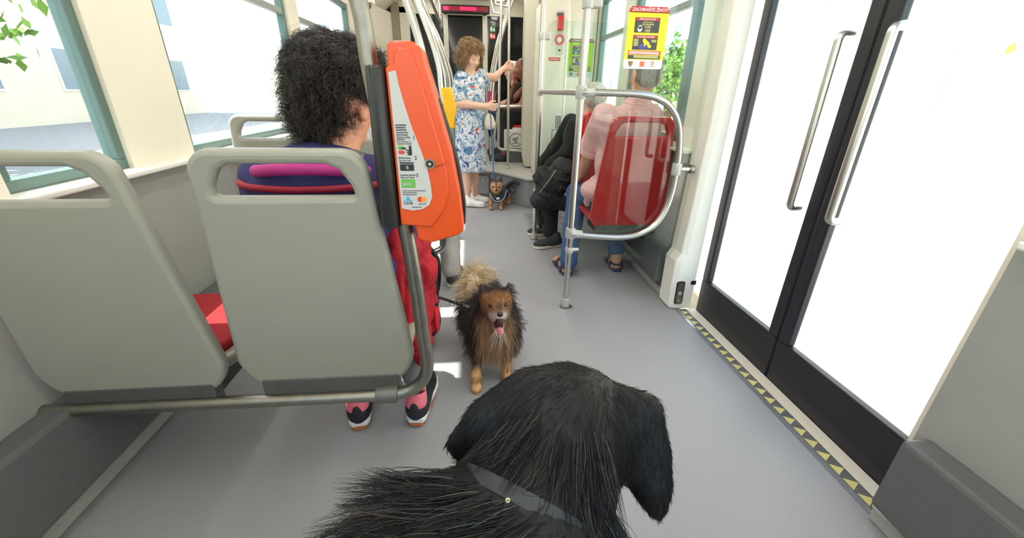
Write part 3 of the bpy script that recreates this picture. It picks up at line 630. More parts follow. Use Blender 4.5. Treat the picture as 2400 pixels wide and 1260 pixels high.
def poster(Y, lab, dy=.0065, py_=None, pw=pw, pr=pr):
    py_ = py_ or MATS['poster_yellow']
    x0, x1, z0, z1 = .722, .91, 1.262, 1.513; e = empty('first_aid_poster', ((x0+x1)/2, Y, z0), lab, 'poster', 'first aid posters')
    F_ = frame(((x0+x1)/2, Y+dy, (z0+z1)/2), (1, 0, 0), (0, 0, 1)); w, h = x1-x0, z1-z0
    Z = lambda d: F_ @ Matrix.Translation((0, 0, d))
    flat('card', [rrect(-w/2, w/2, -h/2, h/2, .012)], .002, F_, pw, e)
    flat('yellow_field', [rrect(-w/2, w/2, -h/2+.038, h/2-.022, .001)], .001, Z(.001), py_, e)
    flat('red_band', [[(-w/2, h/2-.024), (w/2, h/2-.024), (w/2, h/2-.012), (w/2-.012, h/2), (-w/2+.012, h/2), (-w/2, h/2-.012)]], .001, Z(.001), pr, e)
    a = flat('dark_field', [rrect(-.062, .055, .023, .083, .001)], .001, Z(.0017), pk, e); b_ = flat('dark_field', [rrect(-.062, .055, -.046, .013, .001)], .001, Z(.0017), pk, e)
    flat('dark_field', [rrect(-.078, .078, -.084, -.068, .001)], .001, Z(.0017), pk, e)
    flat('red_field', [rrect(-.078, .078, -.066, -.05, .001)], .001, Z(.0017), pr, e)
    flat('red_field', [rrect(-.058, .051, .071, .081, .001)], .001, Z(.0022), pr, a); flat('red_field', [rrect(-.058, .051, .001, .011, .001)], .001, Z(.0022), pr, b_)
    link('lettering', text_mesh([('ZACHRAŇTE ŽIVOT!', .004, h/2-.0185, .018, 'CENTER', 1)], Z(.002)), pw, e)
    for s_, z_, p_ in (('PŘIVOLEJTE POMOC', .0733, a), ('STLAČUJTE HRUDNÍK', .0033, b_)): link('lettering', text_mesh([(s_, -.0035, z_, .0085, 'CENTER')], Z(.0031)), pw, p_)
    link('lettering', text_mesh([('ZDRAVOTNICKÁ', 0, .0625, .006, 'CENTER'), ('ZÁCHRANNÁ', 0, .053, .009, 'CENTER'), ('SLUŽBA', 0, .043, .009, 'CENTER'), ('155', 0, .0255, .018, 'CENTER')], Z(.0026)), pcm, e)
    rows = [rrect(-.058, -.036, z, z+.003, .0008) for z in (-.006, -.012, -.018, -.024, -.03)]+[rrect(.026, .05, z, z+.003, .0008) for z in (-.008, -.014)]
    flat('print_line', rows, .001, Z(.0022), pcm, b_)
    flat('print_line', [rrect(-.074, .07, z, z+.0022, .0008) for z in (-.0555, -.0595, -.0635)], .001, Z(.0026), pw, e)
    flat('print_line', [rrect(-.05, .07, z, z+.0022, .0008) for z in (-.0715, -.0755, -.0795)], .001, Z(.0022), pcm, e)
    flat('phone_pictogram', [circ(-.036, .037, .011, 16), circ(-.036, .044, .0085, 14)], .001, Z(.0022), pw, a)
    flat('lying_figure', [[(-.03, -.04), (-.028, -.026), (-.012, -.02), (.004, -.024), (.016, -.036), (.012, -.043), (-.01, -.044)]], .001, Z(.0022), pblue, b_)
    flat('kneeling_figure', [[(-.016, -.008), (-.012, .0), (-.002, -.001), (0, -.006), (.012, -.012), (.022, -.026), (.03, -.03), (.022, -.04), (.012, -.034), (.004, -.022), (-.006, -.034), (-.008, -.022)]], .001, Z(.0027), py_, b_)
    flat('crest', [[(-.072, -.094), (-.05, -.094), (-.05, -.106), (-.061, -.12), (-.072, -.106)]], .001, Z(.0014), mat('crest_tone', srgb(150, 120, 80), .5), e)
    flat('orange_square', [rrect(-.016, .006, -.116, -.094, .001)], .001, Z(.0014), por, e)
    flat('round_mark', [circ(.045, -.1, .0075, 16), circ(.045, -.1, .0045, 12)], .001, Z(.0014), pr, e); flat('print_line', [rrect(.033, .058, -.114, -.112, .0005)], .001, Z(.0014), pr, e)
poster(2.06, 'yellow first aid poster with red header on the near glass screen'); poster(3.26, 'first aid poster with green glass tint painted in, on the farther glass screen', .0195, mat('poster_yellow_tinted', srgb(168, 204, 44), .4, var=.02), mat('poster_white_tinted', srgb(190, 214, 206), .4), mat('poster_red_tinted', srgb(150, 74, 66), .4))  # farther poster: green glass tint and weaker light mixed into its colours
# ------------------------------------------------------------------ seats
def seat(loc, rz, shell, cush, lab, group, cat='seat', legs=True):
    e = empty('tram_seat', loc, lab, cat, group); e.rotation_euler = (0, 0, rz)     # local: faces +y, back plane at y=0
    def outline(g=0):
        pts = []
        for cx, cz, r, a0, a1 in ((.132, .988, .055, 0, 90), (-.132, .988, .055, 90, 180), (-.108, .48, .13, 185, 270), (.108, .48, .13, 270, 355)):
            pts += [(cx+(r-g)*math.cos(math.radians(a0+(a1-a0)*k/7)), cz+(r-g)*math.sin(math.radians(a0+(a1-a0)*k/7))) for k in range(8)]
        return pts
    hole = [(.152, .943), (.146, .965), (.125, 1.0), (.10, 1.012), (-.10, 1.012), (-.125, 1.0), (-.146, .965), (-.152, .943), (-.142, .937), (.142, .937)]
    T = frame((0, .045, .36), (1, 0, 0), (0, -.105, 1)) @ Matrix.Translation((0, -.36, 0))
    me = plate([outline(), hole], .036, .012); me.transform(T); link('backrest_shell', me, shell, e, local=True)
    me = plate([rrect(-.165, .165, .43, .90, .07)], .03, .012); me.transform(Matrix.Translation((0, .03, 0)) @ T); link('back_cushion', me, cush, e, local=True)
    me = plate([rrect(-.215, .215, .04, .47, .08)], .04, .014); me.transform(Matrix.Translation((0, .02, .42))); link('seat_pan', me, shell, e, local=True)
    me = plate([rrect(-.19, .19, .07, .45, .06)], .035, .014); me.transform(Matrix.Translation((0, .02, .452))); link('seat_cushion', me, cush, e, local=True)
    if legs:
        me = MB().box(-.19, .19, .02, .06, .325, .40).mesh(); link('support_beam', me, mat('seat_beam', srgb(96, 95, 92), .5, .4), e, local=True, bevel=.004)
        me = MB().box(.10, .145, .05, .38, .30, .40).mesh(); link('bracket', me, mat('seat_bracket', srgb(52, 53, 54), .5, .2), e, local=True, bevel=.004)
        me = MB().box(-.145, -.10, .05, .38, .30, .40).mesh(); link('bracket', me, MATS['seat_bracket'], e, local=True, bevel=.004)
    return e
shell_g = mat('seat_shell_grey', srgb(152, 151, 139), .4, var=.02, scale=6); cush_r = mat('seat_fabric_red', srgb(150, 26, 34), .9, var=.15, scale=200)
shell_r = mat('seat_shell_red', srgb(190, 24, 30), .18, var=.03, scale=6, coat=.4); cush_k = mat('seat_fabric_dark', srgb(52, 48, 50), .9, var=.15, scale=200)
seat((-.414, .965, -.006), 0, shell_g, cush_r, 'grey plastic seat with a handle slot, behind the curly haired passenger', 'grey seats')
seat((-.925, .965, -.012), 0, shell_g, cush_r, 'empty grey plastic seat next to the window in the nearest left row', 'grey seats')
seat((-.43, 2.14, 0), 0, shell_g, cush_r, 'grey plastic seat of the passenger in light trousers', 'grey seats')
seat((-.93, 2.14, 0), 0, shell_g, cush_r, 'empty grey plastic window seat in the second left row', 'grey seats')
seat((.96, 2.34, 0), 0, shell_r, cush_k, 'glossy red seat behind the glass screen under the pink shirted man', 'red seats')
seat((.975, 3.0, 0), 0, shell_r, cush_k, 'red seat ahead of the pink shirted man, holding the passenger in black', 'red seats')
# far bench over the wheel box
wb = empty('bench_box', (.75, 5.75, .325), 'white bench box with round winged arrow emblem on its end', 'bench')
MB().box(.42, 1.19, 5.27, 6.4, .5, .73).build('box', mat('bench_white', srgb(220, 217, 206), .4), wb, bevel=.015)
MB().box(.46, 1.19, 5.32, 6.4, .326, .5).build('plinth', grey_dark, wb)
F_ = frame(AY(1209, 328, 5.268), (1, 0, 0), (0, 0, 1)); em = mat('emblem_grey', srgb(140, 138, 128), .5)
ebm = flat('ring_emblem', [circ(0, 0, .085, 32), circ(0, 0, .073, 32)], .004, F_, em, wb)
flat('winged_arrow', [[(-.05, -.045), (.045, -.045), (.045, -.035), (.018, -.035), (.012, -.01), (.03, .02), (.02, .05), (.0, .02), (-.02, .03), (-.05, .01), (-.03, .0), (-.05, -.01), (-.02, -.012), (-.012, -.035), (-.05, -.035)]], .004, F_, em, ebm)
for Y, lab in ((5.52, 'red and white aisle facing seat under the woman in black on the platform'), (6.05, 'aisle facing seat of the white haired passenger at the far end')):
    seat((1.0, Y, .31), math.pi/2, mat('seat_shell_white', srgb(222, 218, 210), .4), mat('seat_fabric_red2', srgb(190, 30, 50), .8, var=.1), lab, 'aisle facing seats', legs=False)
# ================================================================== orange ticket machine on the near rail
om = mat('machine_orange', srgb(224, 80, 24), .34, var=.03, scale=12, coat=.15); om2 = mat('machine_black', srgb(40, 42, 42), .38, var=.05, scale=20)
lab_m = mat('label_white', srgb(196, 195, 192), .4, var=.01); ink = mat('print_black', srgb(34, 34, 36), .5); inkg = mat('print_grey', srgb(90, 90, 92), .5)
tm = empty('ticket_machine', (-.19, .98, .83), 'orange and black contactless ticket machine with white label on the near rail', 'ticket machine')
XZ = lambda px, Y: [(AY(x, y, Y)[0], AY(x, y, Y)[2]) for x, y in px]
FY = lambda Y: frame((0, Y, 0), (1, 0, 0), (0, 0, 1))
def soft(px, Y, r, n=5): q = [np.array(p) for p in XZ(px, Y)]; q = [(q[-1]+q[0])/2]+q+[(q[-1]+q[0])/2]; return [tuple(p) for p in fillet(q, r, n)[:-1]]
rear = soft([(902, 157), (921, 151), (921, 120), (931, 110), (961, 110), (978, 160), (1005, 250), (1030, 335), (1048, 400), (1052, 450), (1043, 490), (1012, 533), (940, 527), (922, 345)], .93, .006)
flat('side_body', [rear], .075, FY(.93+.0375), om, tm, bevel=.004)
front = soft([(924, 114), (936, 106), (978, 106), (996, 118), (1004, 150), (1030, 235), (1062, 345), (1079, 430), (1089, 512), (1080, 523), (1018, 541), (990, 534), (935, 300)], 1.03, .010)
flat('front_cover', [front], .124, FY(.998), om, tm, bevel=.005, smooth=False)
scr = spline([(*p, 0) for p in XZ([(1004, 150), (1066, 345), (1086, 440), (1092, 495), (1080, 500), (1000, 300)], 1.05)]+[(*XZ([(1004, 150)], 1.05)[0], 0)], 4)[:-1]
flat('screen_bezel', [[(p[0], p[1]) for p in scr]], .085, FY(1.045), black_rub, tm, bevel=.002)
rings = []
for (xl, xr, z), s in (((-.213, -.170, 1.196), .9), ((-.2135, -.170, 1.19), 1), ((-.2175, -.1695, .868), 1), ((-.212, -.1695, .856), .9)):
    c = (xl+xr)/2; h = (xr-xl)/2; R_ = []
    for k in range(15):
        a = math.pi*(1+.78*k/14); R_.append((c+h*1.0*math.cos(a) if k < 11 else min(c+h, c+h*math.cos(a)*1.3), .975+.06*s*math.sin(a), z))
    R_ += [(xr, .935, z), (xr, 1.02, z), (c, 1.03, z), (xl, 1.0, z)]; rings.append(R_)
me = MB().loft(rings[::-1]).mesh(); o = link('clamp_housing', me, om2, tm, smooth=True); me.set_sharp_from_angle(angle=math.radians(40))
LBL = [(910, 169), (927, 164), (935, 200), (948, 245), (966, 300), (986, 350), (1001, 392), (1010, 435), (1013, 462), (1006, 480), (990, 490), (968, 493), (942, 488)]
lb = flat('label', [XZ(LBL, .9285)], .0012, FY(.9285), lab_m, tm)
FL = lambda px, py: frame(AY(px, py, .9277), (1, 0, .0), (-.0, 0, 1))
S = lambda px: px*.90/950
def lines(px, py, ws, pitch, hgt, m, parent):
    loops = [rrect(0, S(w), -S(i*pitch)-S(hgt), -S(i*pitch), S(.8)) for i, w in enumerate(ws)]
    flat('print_line', loops, .0006, FL(px, py), m, parent)
lines(926, 291, (24, 22, 24), 5.2, 3.4, inkg, lb); lines(928, 309, (27, 26), 5, 2.6, inkg, lb)
tx_ = lambda items, px, py, m: link('lettering', text_mesh(items, FL(px, py)), m, lb)
tx_([('Vyberte si lístky', 0, 0, S(6.6), 'LEFT', .72), ('dotykem', 0, -S(4.6), S(6.6), 'LEFT', .8), ('1', S(36), -S(3), S(12), 'LEFT')], 929, 323.5, ink)
tx_([('Pick the ticket by', 0, 0, S(5.6), 'LEFT', .8), ('tapping the display', 0, -S(4.5), S(5.6), 'LEFT', .8)], 930, 333.5, inkg)
flat('green_button', [rrect(0, S(14), -S(8), 0, S(3.8))], .0008, FL(932, 342), mat('print_green', srgb(98, 176, 58), .5), lb)
flat('red_button', [rrect(0, S(14), -S(8), 0, S(3.8))], .0008, FL(933.5, 352.5), mat('print_red', srgb(208, 66, 60), .5), lb)
hand = [(0, 0), (12, 1), (12, -3), (20, -4), (21, 4), (27, 4), (28, -12), (26, -15), (16, -14), (16, -11.5), (20, -11), (20, -10), (14, -9.8), (14, -7.4), (20, -7), (20, -6), (12, -5), (11, -3), (0, -2.6)]
flat('hand_pictogram', [[(S(x*.85), S(y*1.15)) for x, y in hand]], .001, FL(940, 346), ink, lb)
tx_([('Přiložte kartu', 0, 0, S(6.2), 'LEFT', .8), ('Tap your card', 0, -S(5.6), S(6), 'LEFT', .8), ('2', S(36), -S(2), S(12), 'LEFT')], 934, 372, ink)
flat('card_pictogram', [rrect(0, S(32), -S(3), 0, S(1)), rrect(0, S(32), -S(19.5), -S(4.4), S(2))], .0008, FL(936.5, 380), ink, lb)
arcs = []
for r in (3, 5.2, 7.4):
    pts = [(S(12+r*math.cos(a)), S(-12+r*math.sin(a))) for a in np.linspace(-.75, .75, 7)]; arcs.append(pts+[(x-S(1.1), y) for x, y in pts[::-1]])
flat('contactless_waves', arcs, .0014, FL(936.5, 380), lab_m, lb)
tx_([('Odeberte jízdenku', 0, 0, S(6.2), 'LEFT', .76), ('Take your ticket', 0, -S(5.4), S(6), 'LEFT', .8), ('3', S(36), -S(2.5), S(12), 'LEFT')], 938, 412, ink)
tk = flat('green_ticket', [rrect(0, S(25.5), -S(20), 0, S(.8)), rrect(S(26.5), S(32), -S(20), 0, S(.8))], .0008, FL(940, 420), mat('ticket_green', srgb(92, 176, 52), .5), lb)
link('lettering', text_mesh([('pid', S(3.5), -S(14.5), S(15), 'LEFT')], FL(940, 420) @ Matrix.Translation((0, 0, .0008))), lab_m, lb)
lines(943, 446, (55, 34, 33), 4.6, 2, inkg, lb)
flat('bank_emblem', [circ(S(11), -S(4), S(4.2), 16), [(S(3), -S(10)), (S(6), -S(7.5)), (S(16), -S(7.5)), (S(21), -S(10)), (S(21), -S(11)), (S(3), -S(11))]], .0008, FL(945, 460), mat('print_cyan', srgb(64, 172, 214), .5), lb)
tx_([('ČSOB', 0, 0, S(9.5), 'LEFT', .92)], 945.5, 479, mat('print_navy', srgb(22, 40, 70), .5))
flat('red_disc', [circ(0, 0, S(6.8), 20)], .0007, FL(985, 467), mat('print_disc_red', srgb(226, 58, 40), .5), lb); flat('yellow_disc', [circ(S(9), 0, S(6.8), 20)], .001, FL(985, 467), mat('print_disc_yellow', srgb(242, 150, 50), .5), lb)
tx_([('mastercard', 0, 0, S(5), 'LEFT', .85)], 980, 479, inkg); lines(965, 484.5, (24,), 4, 2, inkg, lb)
p = AY(1008, 383, .93); lk = tube('lock', [p+(0, .004, 0), p-(0, .006, 0)], .0108, steel_dull, tm, 20); tube('lock_core', [p-(0, .005, 0), p-(0, .0075, 0)], .0078, black_rub, lk, 18); tube('keyhole', [p-(0, .007, 0), p-(0, .0085, 0)], .0035, steel, lk, 12)
a, b_ = AY(1020, 392, .929), AY(1046, 381, .929); MB().tube([a, b_], .0007, 6).build('seam', mat('seam_dark', srgb(120, 44, 14), .6), tm)
# ------------------------------------------------------------------ yellow validator on the third rail
vy = mat('validator_yellow', srgb(246, 186, 14), .35, coat=.2); ym = empty('ticket_validator', (-.16, 3.3, .9), 'yellow and black ticket validator on a bowed rail left of the standing woman', 'validator')
prof = XZ([(1033, 206), (1056, 204), (1061, 212), (1068, 245), (1070, 262), (1066, 275), (1067, 300), (1047, 301), (1040, 255)], 3.27)
flat('case', [prof], .12, FY(3.31), vy, ym, bevel=.012)
flat('back_plate', [XZ([(1024, 243), (1038, 243), (1047, 300), (1036, 300)], 3.28)], .09, FY(3.31), black_rub, ym, bevel=.006)
# ------------------------------------------------------------------ dome camera on the left pillar, floor hatch
p = AY(858, 12, 4.4); cc = empty('dome_camera', p, 'small dark dome camera under the cove on the left', 'camera')
MB().box(p[0]-.11, p[0]+.06, 4.36, 4.52, p[2]+.015, p[2]+.06).build('mount', cream, cc, bevel=.015)
org('dome', [ell(p, (.045, .045, .04))], .006, mat('dome_glass', srgb(70, 68, 66), .12), cc)
tube('mount_arm', [(p[0]-.05, 4.44, p[2]+.04), (-1.0, 4.44, 2.12)], .03, cream, cc)
hp = empty('floor_hatch', (.62, 3.75, .001), 'ribbed metal floor hatch near the farther pole', 'hatch')
MB().box(.52, .95, 3.42, 4.1, .0005, .004).build('plate', mat('hatch_metal', srgb(150, 150, 150), .45, .3), hp, bevel=.001)
for i in range(8): MB().box(.55, .92, 3.47+i*.075, 3.49+i*.075, .004, .006).build('rib', mat('hatch_rib', srgb(112, 112, 112), .5, .3), hp)
# ================================================================== people
SKIN = srgb(226, 178, 152)
def skin(name, c): return mat(name, c, .5, var=.05, scale=18, sss=.08)
def head_prims(c, fwd, up=(0, 0, 1), s=1.0, hollow=True):
    R = rot(fwd, up); q = lambda x, y, z: np.array(c)+R@(np.array([x, y, z])*s)
    E = lambda p, r, **k: ell(q(*p), np.array(r)*s, R, **k); K = lambda a, b, ra, rb, **k: cap(q(*a), q(*b), ra*s, rb*s, **k)
    P = [E((0, -.012, .032), (.074, .092, .083)), E((0, .028, -.03), (.06, .064, .082)), E((0, .045, -.088), (.04, .038, .03)), K((-.034, .078, .018), (.034, .078, .018), .011, .011, k=.02),
         E((.034, .062, -.032), (.026, .026, .026)), E((-.034, .062, -.032), (.026, .026, .026)), E((.076, -.004, -.012), (.01, .022, .032), k=.008), E((-.076, -.004, -.012), (.01, .022, .032), k=.008)]
    if hollow: P += [E((.031, .104, .0), (.015, .02, .011), sub=True, k=.008), E((-.031, .104, .0), (.015, .02, .011), sub=True, k=.008)]
    P += [K((0, .088, .004), (0, .108, -.03), .008, .0125, k=.012), E((0, .096, -.034), (.017, .012, .009), k=.008),
          K((-.02, .084, -.062), (.02, .084, -.062), .007, .007, k=.008), K((-.017, .082, -.073), (.017, .082, -.073), .0075, .0075, k=.008), K((-.02, .092, -.0675), (.02, .092, -.0675), .002, .002, sub=True, k=.004)]
    return P, q
def eyes(q, s, parent, lids=False, mcol=srgb(60, 40, 28)):
    for sx in (-1, 1):
        a = q(sx*.031, .078, 0); org('eye', [ell(a, np.full(3, .0125*s))], .003, mat('eye_white', srgb(235, 230, 224), .2), parent) if not lids else None
        if not lids: org('iris', [ell(q(sx*.031, .0885, -.001), np.full(3, .0048*s))], .0015, mat('iris_%d' % int(mcol[0]*1000), mcol, .15), parent)
        else: org('eyelid', [ell(a, np.full(3, .0145*s))], .003, skin('eyelid_skin', srgb(214, 160, 136)), parent)
def hand_prims(w, d, palm, s=1.0, curl=.5, thumb=1):
    """w wrist, d pointing direction, palm: palm normal, thumb side +1/-1; five separate fingers"""
    d = nrm(d); n_ = nrm(np.array(palm)-d*(np.array(palm)@d)); sd_ = np.cross(d, n_)*thumb; w = np.array(w, float)
    P = [cap(w, w+d*.03*s, .021*s, .024*s)]
    for i, (o, L) in enumerate(((.028, .072), (.01, .082), (-.009, .077), (-.027, .06))):
        k0 = w+d*.082*s+sd_*o*s; P.append(cap(w+d*.02*s+sd_*o*.7*s, k0, .0135*s, .0115*s, k=.012))
        a = curl*1.1; d1 = d*math.cos(a)+n_*math.sin(a); k1 = k0+d1*L*.45*s; d2 = d*math.cos(2.1*a)+n_*math.sin(2.1*a); k2 = k1+d2*L*.3*s; d3 = d*math.cos(3*a)+n_*math.sin(3*a); k3 = k2+d3*L*.25*s
        P += [cap(k0, k1, .0095*s, .0085*s, k=.006), cap(k1, k2, .0085*s, .0078*s, k=.004), cap(k2, k3, .0078*s, .0065*s, k=.004)]
    t0 = w+d*.028*s+sd_*.024*s; t1 = t0+nrm(d*.7+sd_*.75+n_*.25)*.036*s; t2 = t1+nrm(d*.9+sd_*.15+n_*.55)*.03*s; t3 = t2+nrm(d*.8+n_*.7)*.024*s
    P += [cap(t0, t1, .014*s, .0105*s, k=.01), cap(t1, t2, .0105*s, .009*s, k=.005), cap(t2, t3, .009*s, .0075*s, k=.004)]
    return P
def shoe(name, heel, toe, parent, um, smat, h=.085, w=.044, laces=None):
    heel, toe = np.array(heel, float), np.array(toe, float); d = nrm(toe-heel); L = np.linalg.norm(toe-heel); u = np.array([0, 0, 1.])
    g = lambda t, z: heel+d*L*t+u*z
    R = rot(d)
    o = org(name, [cap(g(.12, h*.62), g(.14, h), w*.78, w*.72), ell(g(.3, h*.5), (w*.8, L*.3, h*.5), R), ell(g(.68, h*.38), (w, L*.33, h*.36), R), ell(g(.25, .035), (w*.82, L*.26, .035), R)], .006, um, parent, k=.03)
    out = []
    for t, ww in ((0, .55), (.06, .78), (.2, .85), (.4, .8), (.6, 1.0), (.75, 1.05), (.9, .85), (.98, .5)): out.append((t, ww*w*1.04))
    sdv = np.cross(d, u); loop = [heel+d*L*(t*1.03-.015)+sdv*x for t, x in out]+[heel+d*L*(t*1.03-.015)-sdv*x for t, x in out[::-1]]
    mb = MB().loft([[p+u*.003 for p in loop], [p+u*.026 for p in loop]]); mb.build('sole', smat, o, bevel=.005)
    if laces:
        for t in (.36, .45, .54): tube('lace', [g(t, h*(1.02-.62*(t-.3)/.4*.55)+.008)+sdv*x_-u*abs(x_)*.35 for x_ in (-.024, -.012, 0, .012, .024)], .0042, laces, o, 6)
    return o
# ------------------------------------------------------------------ standing woman in the patterned dress
YW = 4.42
wm_ = empty('person', AY(1108, 478, YW), 'standing woman with curly light brown hair in blue floral dress and white sneakers', 'person')
A = lambda x, y, Y=YW: AY(x, y, Y)
hc = A(1104, 131, 4.40); face = nrm([.62, -.72, -.42]); hp_, hq = head_prims(hc, face, (0, 0, 1), .98)
sR, sL = A(1080, 186, 4.33), A(1126, 180, 4.60)          # near and far shoulder
eR, wR = A(1077, 243, 4.27), A(1138, 249, 4.24)
eL, wL = A(1158, 182, 4.72), A(1181, 160, 4.80)
P = hp_+[cap(A(1101, 160, 4.42), hc+np.array([0, .01, -.06]), .05, .045), ell(A(1103, 215, YW), (.13, .12, .2)), cap(sR, eR, .05, .043), cap(eR, wR, .043, .026), cap(sL, eL, .046, .04), cap(eL, wL, .038, .025)]
P += hand_prims(wR, nrm(A(1152, 251, 4.22)-wR), (.3, .9, .2), .95, .75, 1)+hand_prims(wL, nrm(np.array([pcx-.005, 4.835, 1.40])-wL), nrm([.5, -.6, .1]), .95, .7, -1)
kR, aR, kL, aL = A(1093, 400, 4.40), A(1096, 462, 4.44), A(1111, 398, 4.52), A(1113, 455, 4.58)
P += [cap(A(1094, 340, 4.40), kR, .075, .056), cap(kR, aR, .056, .034), cap(A(1112, 340, 4.52), kL, .075, .056), cap(kL, aL, .055, .034), ell(A(1095, 425, 4.43), (.052, .05, .08)), ell(A(1112, 420, 4.54), (.05, .05, .08))]
skw = skin('skin_fair', srgb(230, 184, 160)); body = org('body', P, .0065, skw, wm_, k=.018)
eyes(hq, .98, wm_, lids=True)
# dress: one flared garment from shoulders to hem, with short sleeves
D_ = [ell(A(1102, 196, YW), (.145, .125, .11)), ell(A(1103, 228, YW), (.155, .145, .15)), ell(A(1102, 280, YW), (.16, .15, .17)),
      cap(sR+np.array([0, 0, .012]), A(1073, 226, 4.28), .062, .068), cap(sL+np.array([0, 0, .012]), A(1136, 195, 4.66), .058, .06)]
for k_ in range(16):
    a = 2*math.pi*k_/16; c0 = A(1102, 268, YW); c1 = A(1103.5, 391 if k_ % 2 else 389, YW)
    rr_ = .115+.02*(k_ % 2); D_.append(cap(c0+np.array([math.cos(a)*.09, math.sin(a)*.09, 0]), c1+np.array([math.cos(a)*rr_, math.sin(a)*rr_*1.05, 0]), .055, .05-.012*(k_ % 2), k=.018))
hz_ = A(1103, 398, YW)[2]
D_.append(ell(A(1103, 398, YW)+np.array([0, 0, -.16]), (.3, .3, .15), sub=True, k=.006))
nk = A(1110, 172, 4.34); D_.append(ell(nk+np.array([.02, -.05, .03]), (.045, .07, .085), rot(face), sub=True, k=.01))
M = bpy.data.materials.new('floral_dress'); M.use_nodes = True; n = M.node_tree; b = n.nodes['Principled BSDF']; b.inputs['Roughness'].default_value = .75
tc = n.nodes.new('ShaderNodeTexCoord')
def NZ(scale, det, dist=0, off=(0, 0, 0)):
    mp = n.nodes.new('ShaderNodeMapping'); mp.inputs['Location'].default_value = off; n.links.new(tc.outputs['Object'], mp.inputs[0])
    q = n.nodes.new('ShaderNodeTexNoise'); q.inputs['Scale'].default_value = scale; q.inputs['Detail'].default_value = det; q.inputs['Distortion'].default_value = dist; n.links.new(mp.outputs[0], q.inputs['Vector']); return q.outputs['Fac']
def RAMP(src, stops):
    r = n.nodes.new('ShaderNodeValToRGB'); r.color_ramp.elements[0].position, r.color_ramp.elements[1].position = stops[0][0], stops[-1][0]
    r.color_ramp.elements[0].color, r.color_ramp.elements[1].color = (*stops[0][1], 1), (*stops[-1][1], 1)
    for p_, c_ in stops[1:-1]: e_ = r.color_ramp.elements.new(p_); e_.color = (*c_, 1)
    n.links.new(src, r.inputs[0]); return r.outputs[0]
def MIX(fac, a_, b2):
    q = n.nodes.new('ShaderNodeMix'); q.data_type = 'RGBA'; n.links.new(fac, q.inputs['Factor']); n.links.new(a_, q.inputs['A']); n.links.new(b2, q.inputs['B']); return q.outputs['Result']
base = RAMP(NZ(9, 5, 1.6), [(.3, srgb(56, 104, 150)), (.40, srgb(138, 176, 204)), (.48, srgb(228, 232, 236)), (.54, srgb(236, 234, 232)), (.6, srgb(150, 168, 200)), (.68, srgb(52, 70, 120))])
spots = RAMP(NZ(55, 3, 1.5), [(.40, (1, 1, 1)), (.47, (0, 0, 0))]); dark = RAMP(NZ(11, 2), [(0, srgb(28, 44, 84)), (1, srgb(90, 110, 150))])
c1 = MIX(spots, base, dark)
redm = RAMP(NZ(9, 2, .6, (3, 1, 2)), [(.70, (0, 0, 0)), (.72, (1, 1, 1))]); redc = RAMP(NZ(30, 2), [(0, srgb(206, 60, 56)), (1, srgb(226, 92, 86))])
n.links.new(MIX(redm, c1, redc), b.inputs['Base Color'])
dress = org('dress', D_, .009, M, wm_, k=.03, fold=(.008, 14, 5, (1.3, 1.3, .35)))
hm = attr_mat('hair_brown', .45, .4)
H_, HV, HQ = org('hair', [ell(hq(0, -.03, .05), (.10, .105, .085), rot(face)), ell(hq(.065, -.03, -.01), (.045, .075, .07), rot(face)), ell(hq(-.065, -.03, -.01), (.045, .075, .07), rot(face)), ell(hq(0, -.075, -.02), (.085, .05, .085), rot(face)), ell(hq(0, .03, .098), (.065, .035, .025), rot(face))], .008,
                 hm, wm_, k=.03, colf=lambda V: np.tile(srgb(146, 114, 80), (len(V), 1)), keep=True)
P_, N_ = scatter(HV, HQ, 1700, pick=lambda p, nn: (((p-hc)@rot(face))[:, 1] < np.where(((p-hc)@rot(face))[:, 2] > .055, .2, .045))*1.); cc = np.array(srgb(178, 144, 104))*(.55+.6*rng.random((1700, 1)))
strands('curls', P_, N_*.75+np.array([0, 0, -.2]), .034+.022*rng.random(1700), cc, hm, wm_, bend=np.array([0, 0, -.45]), r=.0026, seg=9, curl=.010, turns=1.4, clump=260, camt=.5)
org('lips', [cap(hq(-.017, .085, -.0665), hq(.017, .085, -.0665), .0065, .0065)], .003, mat('lips_rose', srgb(190, 104, 98), .5), wm_)
for sx in (-1, 1): org('eyebrow', [cap(hq(sx*.018, .087, .022), hq(sx*.044, .074, .022), .004, .003)], .002, mat('brow_brown', srgb(140, 104, 76), .7), wm_)
wsh = mat('sneaker_white', srgb(240, 238, 232), .5, var=.02); wso = mat('sneaker_sole', srgb(232, 230, 224), .6)
shoe('sneaker', A(1088, 481, 4.36), (A(1137, 486, 4.36)*(1, 1, 0)+(0, -.02, 0)), wm_, wsh, wso, .08, .045, wso); shoe('sneaker', AY(1104, 467, 4.6)*(1, 1, 0), AY(1146, 471, 4.56)*(1, 1, 0), wm_, wsh, wso, .08, .045, wso)
# her cream shoulder bag on a thin strap, pink folder, blue leash
hb = empty('handbag', A(1150, 285, 4.3), 'small cream shoulder bag on a thin strap at the standing woman\'s hip', 'bag')
c = A(1147, 284, 4.33); org('pouch', [ell(c, (.05, .035, .075)), ell(c+np.array([.008, 0, -.03]), (.055, .038, .05))], .008, mat('bag_cream', srgb(226, 210, 184), .6), hb)
tube('strap', spline([c+np.array([-.01, 0, .07]), A(1136, 240, 4.26), A(1118, 200, 4.27), A(1100, 172, 4.33), A(1090, 167, 4.42)], 6), .005, mat('bag_strap', srgb(226, 214, 194), .6), hb, 8)
db = empty('jacket', A(1152, 268, 4.42), 'dark blue jacket held at the standing woman\'s waist', 'jacket')
org('bundle', [ell(A(1153, 262, 4.40), (.04, .05, .06)), ell(A(1156, 280, 4.42), (.028, .04, .08)), ell(A(1150, 300, 4.45), (.03, .04, .09))], .008, mat('denim_navy', srgb(34, 48, 74), .8, var=.2, scale=40), db, k=.03)
